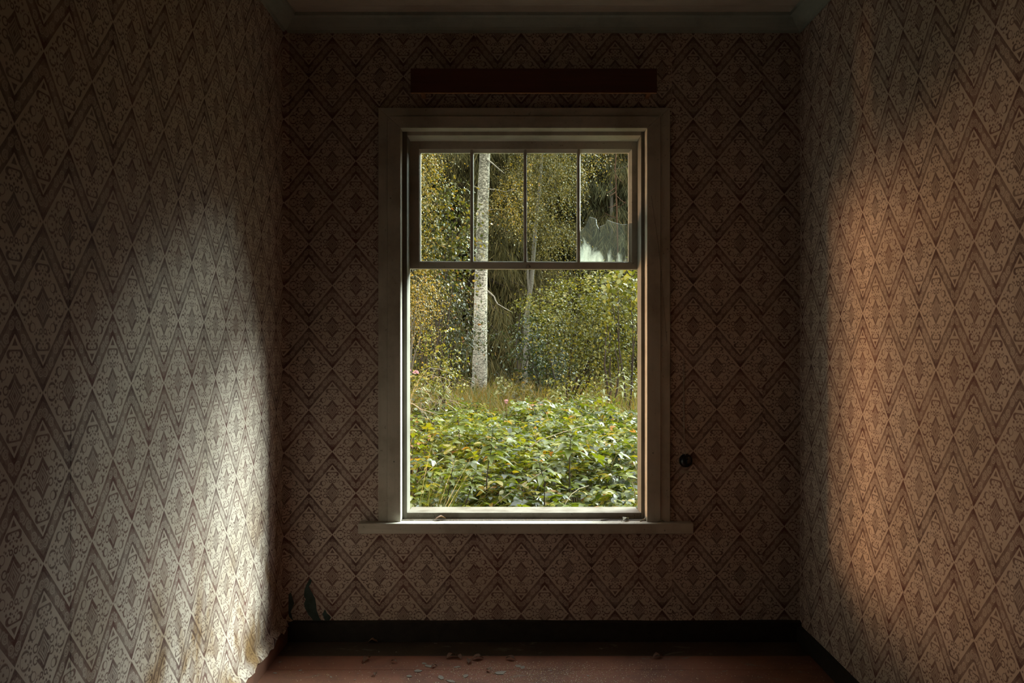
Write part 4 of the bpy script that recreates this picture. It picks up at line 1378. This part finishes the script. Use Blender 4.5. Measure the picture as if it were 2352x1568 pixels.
# --- raspberry thicket: canes with three-part leaves, every front leaf its own object
def leaflet(mb, o, ang, L, W, droop, r_):
    ca, sa = math.cos(ang), math.sin(ang)
    b0 = len(mb.v)
    ts = [0, .22, .48, .74, 1.0]
    ws = [0, .40, .5, .34, 0]
    def pt(l, w, h):
        return (o[0] + ca * l - sa * w, o[1] + sa * l + ca * w, o[2] + h)
    for t in ts: mb.v.append(pt(t * L, 0, -droop * L * t * t))
    for s in (1, -1):
        for t, w in zip(ts[1:4], ws[1:4]):
            mb.v.append(pt(t * L * .94, s * w * W * r_.uniform(.9, 1.1), -droop * L * t * t + .22 * w * W + r_.uniform(-.03, .03) * W))
    for k, s in ((5, 1), (8, -1)):
        q = [(0, 1, k), (1, 2, k + 1, k), (2, 3, k + 2, k + 1), (3, 4, k + 2)]
        for ff in q:
            ff = tuple(b0 + i for i in ff)
            mb.f.append(ff if s > 0 else tuple(reversed(ff)))


LM = []
r = random.Random(9)
for i in range(6):
    mb = MB()
    L = .085 * r.uniform(.9, 1.15)
    pet = .035
    mb.tube([(0, 0, 0), (pet, 0, .006)], [.0016, .0012], 3, False)
    leaflet(mb, (pet, 0, .006), 0, L, L * .56, r.uniform(.1, .4), r)
    leaflet(mb, (pet * .7, .003, .005), 1.15, L * .82, L * .44, r.uniform(.1, .4), r)
    leaflet(mb, (pet * .7, -.003, .005), -1.15, L * .82, L * .44, r.uniform(.1, .4), r)
    me = mb.mesh('leaf', True)
    me.materials.append(M['bramble'])
    LM.append(me)
LV = [np.array([q.co[:] for q in me.vertices]) for me in LM]
# triangulated face lists for the joined shaded leaves
LFc = []
for me in LM:
    me.calc_loop_triangles()
    LFc.append(np.array([t.vertices[:] for t in me.loop_triangles]))


def topz(d_):
    return EYE + float(np.interp(d_, [4.9, 5.3, 6, 7, 8.5, 10, 11], [-1.16, -1.02, -.87, -.81, -.755, -.72, -.75]))


def rot_for(rz, tilt_dir, tilt):
    return (Matrix.Rotation(tilt, 3, Vector((math.cos(tilt_dir), math.sin(tilt_dir), 0))) @ Matrix.Rotation(rz, 3, 'Z'))


BL = 'raspberry bush with serrated three part leaves in the thicket under the window'
cells = []
d_ = 4.98
while d_ < 10.6:
    half0, half1 = (900 - 1176) * d_ / F - .35, (1500 - 1176) * d_ / F + .35
    st = .40 + .028 * (d_ - 5)
    x = half0
    while x < half1:
        cells.append((x + r.uniform(-.12, .12), d_ + r.uniform(-.14, .14)))
        x += st
    d_ += st * .95
nleaf = 0
for ci, (x, d_) in enumerate(cells):
    d_ = max(d_, 4.93)
    base = Vector((x, d_, gz(x, d_) - .03))
    vis = 930 < (x * F / d_ + 1176) < 1476
    root = plant('raspberry_bush', base, BL, 'bush', 'raspberry bushes of the thicket')
    tz = topz(d_) + .10 * noise.noise(Vector((x * 1.3, d_ * 1.3, 4)))
    pxc = x * F / d_ + 1176
    if d_ > 8.3 and (1085 < pxc < 1180 or pxc > 1375): tz -= .14
    mb = MB()
    nc = 4
    sp_ = []
    for k in range(nc):
        a = r.uniform(0, 6.28)
        e = base + Vector((math.cos(a) * r.uniform(.12, .34), math.sin(a) * r.uniform(.12, .34), 0)); e.z = tz + r.uniform(-.14, .06)
        if e.y < 4.95: e.y = 4.95
        m = base.lerp(e, .55) + Vector((0, 0, .16))
        path = [base, base.lerp(m, .5) + Vector((0, 0, .05)), m, m.lerp(e, .6) + Vector((0, 0, .05)), e]
        mb.tube([q - base for q in path], [.005, .0045, .004, .003, .0015], 4, False)
        for t in np.linspace(.45, 1, 10):
            i0 = min(3, int(t * 4)); sp_.append(path[i0].lerp(path[i0 + 1], t * 4 - i0))
    mb.build('canes', M['stem_green'] if r.random() < .6 else M['stem_dark'], root)
    # front leaves: individual objects
    no = 62 if vis and d_ < 7.2 else (34 if vis else 8)
    for k in range(no):
        q = sp_[r.randrange(len(sp_))] + Vector((r.uniform(-.2, .2), r.uniform(-.2, .2), 0))
        q.z = tz - abs(r.gauss(0, .13)) + .05 * noise.noise(Vector((q.x * 4, q.y * 4, 0))) + .02
        if q.y < 4.93: q.y = 4.93 + r.uniform(0, .05)
        li = r.randrange(6)
        o = bpy.data.objects.new('leaf', LM[li]); COL.objects.link(o); o.parent = root
        o.location = q - base
        R = rot_for(r.uniform(0, 6.28), r.uniform(0, 6.28), abs(r.gauss(0.10, .28)))
        # lean the blade towards the light and the window a little
        R = Matrix.Rotation(r.uniform(-.2, .12), 3, 'X') @ R
        o.rotation_euler = R.to_euler()
        s = r.uniform(.55, 1.12)
        o.scale = (s, s, s)
        nleaf += 1
    # shaded leaves beneath, joined
    vv, ff = [], []
    off = 0
    for k in range(130 if vis else 50):
        q = Vector((r.uniform(-.32, .32), r.uniform(-.32, .32), 0))
        q.z = (tz - base.z) * (1 - abs(r.gauss(.0, .28))) - .03
        if q.z < .05: continue
        if base.y + q.y < 4.93: q.y = 4.93 - base.y
        li = r.randrange(6)
        R = np.array(rot_for(r.uniform(0, 6.28), r.uniform(0, 6.28), abs(r.gauss(.2, .45))))
        vv.append(LV[li] @ R.T * r.uniform(.5, .95) + np.array(q)); ff.append(LFc[li] + off); off += len(LV[li])
    o = link('lower_leaves', mesh_np('lower_leaves', np.concatenate(vv), np.concatenate(ff), True, M['bramble_mass']), None, root)
    o['kind'] = 'stuff'
print('bramble bushes', len(cells), 'leaf objects', nleaf)

# arching bare canes
for i, (pts, rr, mat, lab) in enumerate([
        ([(1294, 1185, 5.25), (1299, 1155, 5.3), (1312, 1135, 5.35), (1330, 1122, 5.45), (1352, 1115, 5.6)], .0032, 'cane', 'pale bare cane arching up from the sill at the lower right of the thicket'),
        ([(958, 1110, 5.4), (980, 1085, 5.45), (1005, 1062, 5.5), (1018, 1052, 5.55)], .0028, 'cane', 'straight pale dry stalk slanting up at the left of the thicket'),
        ([(1130, 1165, 5.3), (1160, 1140, 5.35), (1190, 1118, 5.45), (1260, 1075, 5.6), (1275, 1088, 5.7)], .003, 'cane', 'long slanting dry cane low in the middle of the thicket'),
        ([(1206, 1035, 6.2), (1240, 1010, 6.3), (1275, 998, 6.4), (1330, 980, 6.6), (1365, 975, 6.7)], .0035, 'cane', 'thin arching cane across the right middle of the thicket'),
        ([(1218, 945, 9.4), (1235, 925, 9.4), (1250, 920, 9.4), (1265, 924, 9.4)], .005, 'cane', 'arching cane tip standing above the far edge of the thicket')]):
    o = MB().tube([P(*q) for q in pts], [rr * (1 - .12 * k) for k in range(len(pts))], 5).build('bare_cane', M[mat], smooth=True)
    tag(o, lab, 'cane', 'bare canes in the thicket')


# --- willowherbs: upright dark stem with a spiral of narrow leaves
def willowherb(path, n, L, label, mat='herb', stem='stem_dark', rad=.0045, seed=1, t0=.35, group='willowherbs in the thicket', leaf_w=.42, droop=.45):
    g = random.Random(seed)
    pts = [P(*q) for q in path]
    b_ = Vector((pts[0].x, pts[0].y, gz(pts[0].x, pts[0].y)))
    root = plant('willowherb', b_, label, 'plant', group)
    full = [b_] + pts
    MB().tube([q - b_ for q in full], [rad * (1 - .6 * k / (len(full) - 1)) for k in range(len(full))], 6).build('stem', M[stem], root, smooth=True)
    for k in range(n):
        t = t0 + (1 - t0) * (k + .5) / n
        s = t * (len(pts) - 1); i0 = min(len(pts) - 2, int(s))
        q = pts[i0].lerp(pts[i0 + 1], s - i0)
        a = k * 2.4 + g.uniform(-.3, .3)
        up = .15 + .7 * (k / n) ** 2
        ln = L * (1.0 - .45 * (k / n)) * g.uniform(.85, 1.15)
        dv = np.array([[math.cos(a), math.sin(a), up]])
        nn = np.array([[-math.cos(a) * .4, -math.sin(a) * .4, 1.0]])
        mbv, mbf = herb_leaf(q - b_, dv[0], nn[0], ln, ln * leaf_w * .85, droop)
        link('leaf', mesh_np('leaf', mbv, mbf, True, M[mat]), None, root)
    return root


willowherb([(1118, 1100, 5.5), (1122, 1065, 5.5), (1128, 1035, 5.5), (1130, 1005, 5.5), (1133, 970, 5.5)], 22, .16, 'tall willowherb with a dark slanting stem in the middle of the thicket', seed=1)
willowherb([(1027, 1150, 5.25), (1032, 1120, 5.25), (1038, 1085, 5.25), (1040, 1070, 5.25)], 10, .10, 'short willowherb with a black stem low at the left of the thicket', seed=2)
willowherb([(1066, 1170, 5.2), (1080, 1125, 5.25), (1086, 1100, 5.25), (1092, 1080, 5.3)], 10, .10, 'willowherb with a thin leaning stem just left of the tallest one', seed=3)
willowherb([(1308, 1080, 5.7), (1309, 1040, 5.7), (1310, 1015, 5.7), (1316, 985, 5.7)], 20, .17, 'broad bright green willowherb rising in the right half of the thicket', seed=4)
willowherb([(1055, 1010, 7), (1054, 985, 7), (1052, 960, 7), (1050, 940, 7)], 16, .18, 'willowherb with arching green leaves left of the middle at the far side of the thicket', seed=5)
willowherb([(1250, 1150, 5.3), (1252, 1110, 5.3), (1240, 1070, 5.4), (1236, 1055, 5.4)], 14, .14, 'low willowherb with wide flat leaves right of the middle of the thicket', seed=6)
for i, (px, py, dd, L, lab) in enumerate([(990, 885, 9.2, .16, 'pale willowherb top with narrow leaves under the upright shrub'), (1015, 892, 9.3, .16, 'pale willowherb right beside the upright shrub foot'),
                                          (965, 900, 9.0, .18, 'pale willowherb below the pink flower head'), (1340, 905, 9.6, .16, 'pale drooping willowherb before the small yellow green plant'),
                                          (1388, 862, 9.8, .14, 'tall willowherb with white pointed leaves right of the sapling stem'), (1422, 850, 9.8, .15, 'tallest pale willowherb near the right edge of the view'),
                                          (1432, 870, 9.6, .13, 'pale willowherb against the right frame, leaves hanging'), (1460, 872, 9.9, .13, 'yellowish willowherb touching the right edge of the view'),
                                          (1280, 900, 9.9, .15, 'small bright willowherb tip before the dark elder bush')]):
    willowherb([(px + 2, 985, dd), (px - 3, (py + 985) / 2, dd), (px + 1, py + 14, dd), (px + 9 - 3 * (i % 5), py, dd)], 12, L * 1.1, lab, 'herb_pale', 'stem_green', .0035, 20 + i, .42, 'willowherbs behind the thicket', .26, .55)

# --- grass tuft at the lower left
gt = plant('grass_tuft', (P(965, 0, 5.25).x, 5.25, gz(0, 5.25)), 'tuft of long bright green grass at the lower left corner of the opening', 'grass')
g = np.random.default_rng(8)
for k in range(60):
    q = np.array([[g.uniform(-.14, .05), g.uniform(-.12, .12), .30]])
    dv = np.array([[g.normal() * .26 + .12, -.05 + g.normal() * .14, 1.0]])
    ln_ = g.uniform(.80, 1.15)
    mbv, mbf = ribbons_np(q, dv, np.array([[-.7, g.normal() * .6, .3]]), np.array([ln_]), np.array([.012]), np.array([[g.uniform(.08, .38)]]), 6)
    link('blade', mesh_np('blade', mbv, mbf, True, M['grass_green']), None, gt)

# --- unseen glowing wing added to warm the right wall
def added_veranda():
    X0 = -3.9
    root = plant('added_veranda', (X0, 7.4, gz(X0, 7.4)), 'unseen wing added left of the window outside, its panes glowing onto the right wall', 'added_veranda')
    o_ = Vector(root.location)
    N = NT('added_warm_pane')
    e = N.n('Emission'); e.inputs[0].default_value = (1.0, 0.55, 0.27, 1); e.inputs[1].default_value = ADDED_PANE_GLOW
    N.t.links.new(e.outputs[0], N.out.inputs[0])

    def bx_(name, mat, *q, bevel=0.004):
        m = MB().box(*q); m.v = [tuple(Vector(p) - o_) for p in m.v]
        return m.build(name, mat, root, bevel)
    z0, z1, y0, y1 = EYE - .85, EYE + .22, 6.35, 9.0
    bx_('wall', M['white_h'], X0 - .15, X0 - .03, D + WT + .02, 10.2, -.4, 2.9)  # wall of the added unseen wing
    zz = -.38
    while zz < 2.85:
        for a_, b_ in ((D + WT + .02, y0 - .06), (y1 + .06, 10.2)) if z0 - .2 < zz < z1 + .05 else ((D + WT + .02, 10.2),):
            bx_('siding_board', M['white_h'], X0 - .03, X0, a_, b_, zz, min(zz + .135, 2.9))
        zz += .14
    for k in range(6):
        ya = y0 + (y1 - y0) * k / 6
        bx_('added_glow_pane', N.m, X0 - .028, X0 - .018, ya + .02, ya + (y1 - y0) / 6 - .02, z0, z1, bevel=0)
        bx_('mullion', M['white_v'], X0 - .03, X0 + .012, ya - .02, ya + .02, z0, z1)
    bx_('mullion', M['white_v'], X0 - .03, X0 + .012, y1 - .02, y1 + .02, z0, z1)
    bx_('sill', M['white_h'], X0 - .03, X0 + .05, y0 - .06, y1 + .06, z0 - .05, z0)
    bx_('head_trim', M['white_h'], X0 - .03, X0 + .02, y0 - .06, y1 + .06, z1, z1 + .07)
    bx_('roof', M['base_dark'], X0 - 1.5, X0 + .25, D + WT + .02, 10.4, 2.9, 3.0)


added_veranda()
shrub('added_apple_tree', 560, 6.1, 'apple tree added unseen left of the window to block light', 'tree', [], .07, 20, 'leaf_mix', 'bark_dark', seed=70) if False else None
b = Vector((-2.3, 6.2, gz(-2.3, 6.2) - .05))  # tree added out of view, its boughs placed to block the pane glow
ap = plant('added_apple_tree', b, 'unseen apple tree added left of the window, its low boughs blocking the pane glow', 'tree')
acl = [((-1.75, 5.75, EYE + .86), (.5, .6, .34)), ((-2.1, 6.3, EYE + .92), (.6, .6, .38)), ((-2.3, 5.6, EYE + .95), (.6, .5, .40)), ((-1.9, 6.0, EYE + 1.3), (.8, .8, .5)), ((-2.4, 6.4, EYE + 1.9), (.9, .9, .6))]
v, f = sprays(acl, .075, 55, .25, 8, 'ovate', .2, .7, 70)
loc_mesh(ap, 'foliage', v, f, M['leaf_mix'], 'stuff')
for i, (c, rr) in enumerate(acl):
    limb(ap, 'branch', [b, (b.x, b.y, b.z + 1.0), c], [.09, .07, .02], M['bark_dark'], 7, .02, i)

# --- woodland outside the picture: lower spruces to the right, tall broadleaf crowns added to the left
vs, fs, off = [], [], 0
g = np.random.default_rng(77)
base_v, base_f, _ = spruce_np(9.0, 2.3, 34, 7, 42, 5, wid=.06, strip_l=.62, droop=.45)
for az in np.linspace(20, 84, 20):
    dist_ = 17 + g.uniform(-2, 3)
    a = math.radians(az)
    x, y_ = dist_ * math.sin(a), 4.5 + dist_ * math.cos(a)
    s = g.uniform(.6, .8)
    ang = g.uniform(0, 6.28); R = np.array(Matrix.Rotation(ang, 3, 'Z'))
    vs.append(base_v @ R.T * s + np.array([x, y_, .4])); fs.append(base_f + off); off += len(base_v)
tag(link('spruce_treeline', mesh_np('spruce_treeline', np.concatenate(vs), np.concatenate(fs), mat=M['needle'])), 'edge of a spruce wood running on to the side of the garden', 'trees', kind='stuff')
cl = []  # crowns added out of view to hold back sky light from the left
for az in np.linspace(24, 80, 9):
    a = math.radians(az); dist_ = 9.5 + g.uniform(-.8, 1.2)
    for k in range(7):
        cl.append(((-dist_ * math.sin(a) + g.uniform(-1, 1), 4.6 + dist_ * math.cos(a) + g.uniform(-1, 1), 4.6 + k * 1.25 + g.uniform(-.3, .3)), (1.5, 1.5, 1.1)))
v, f = sprays(cl, .20, 7, .6, 8, 'ovate', .3, .9, 78)
tag(link('added_broadleaf_crowns', mesh_np('added_broadleaf_crowns', v, f, mat=M['leaf_gold'])), 'unseen broadleaf crowns added left of the garden to hold back sky light', 'trees', kind='stuff')
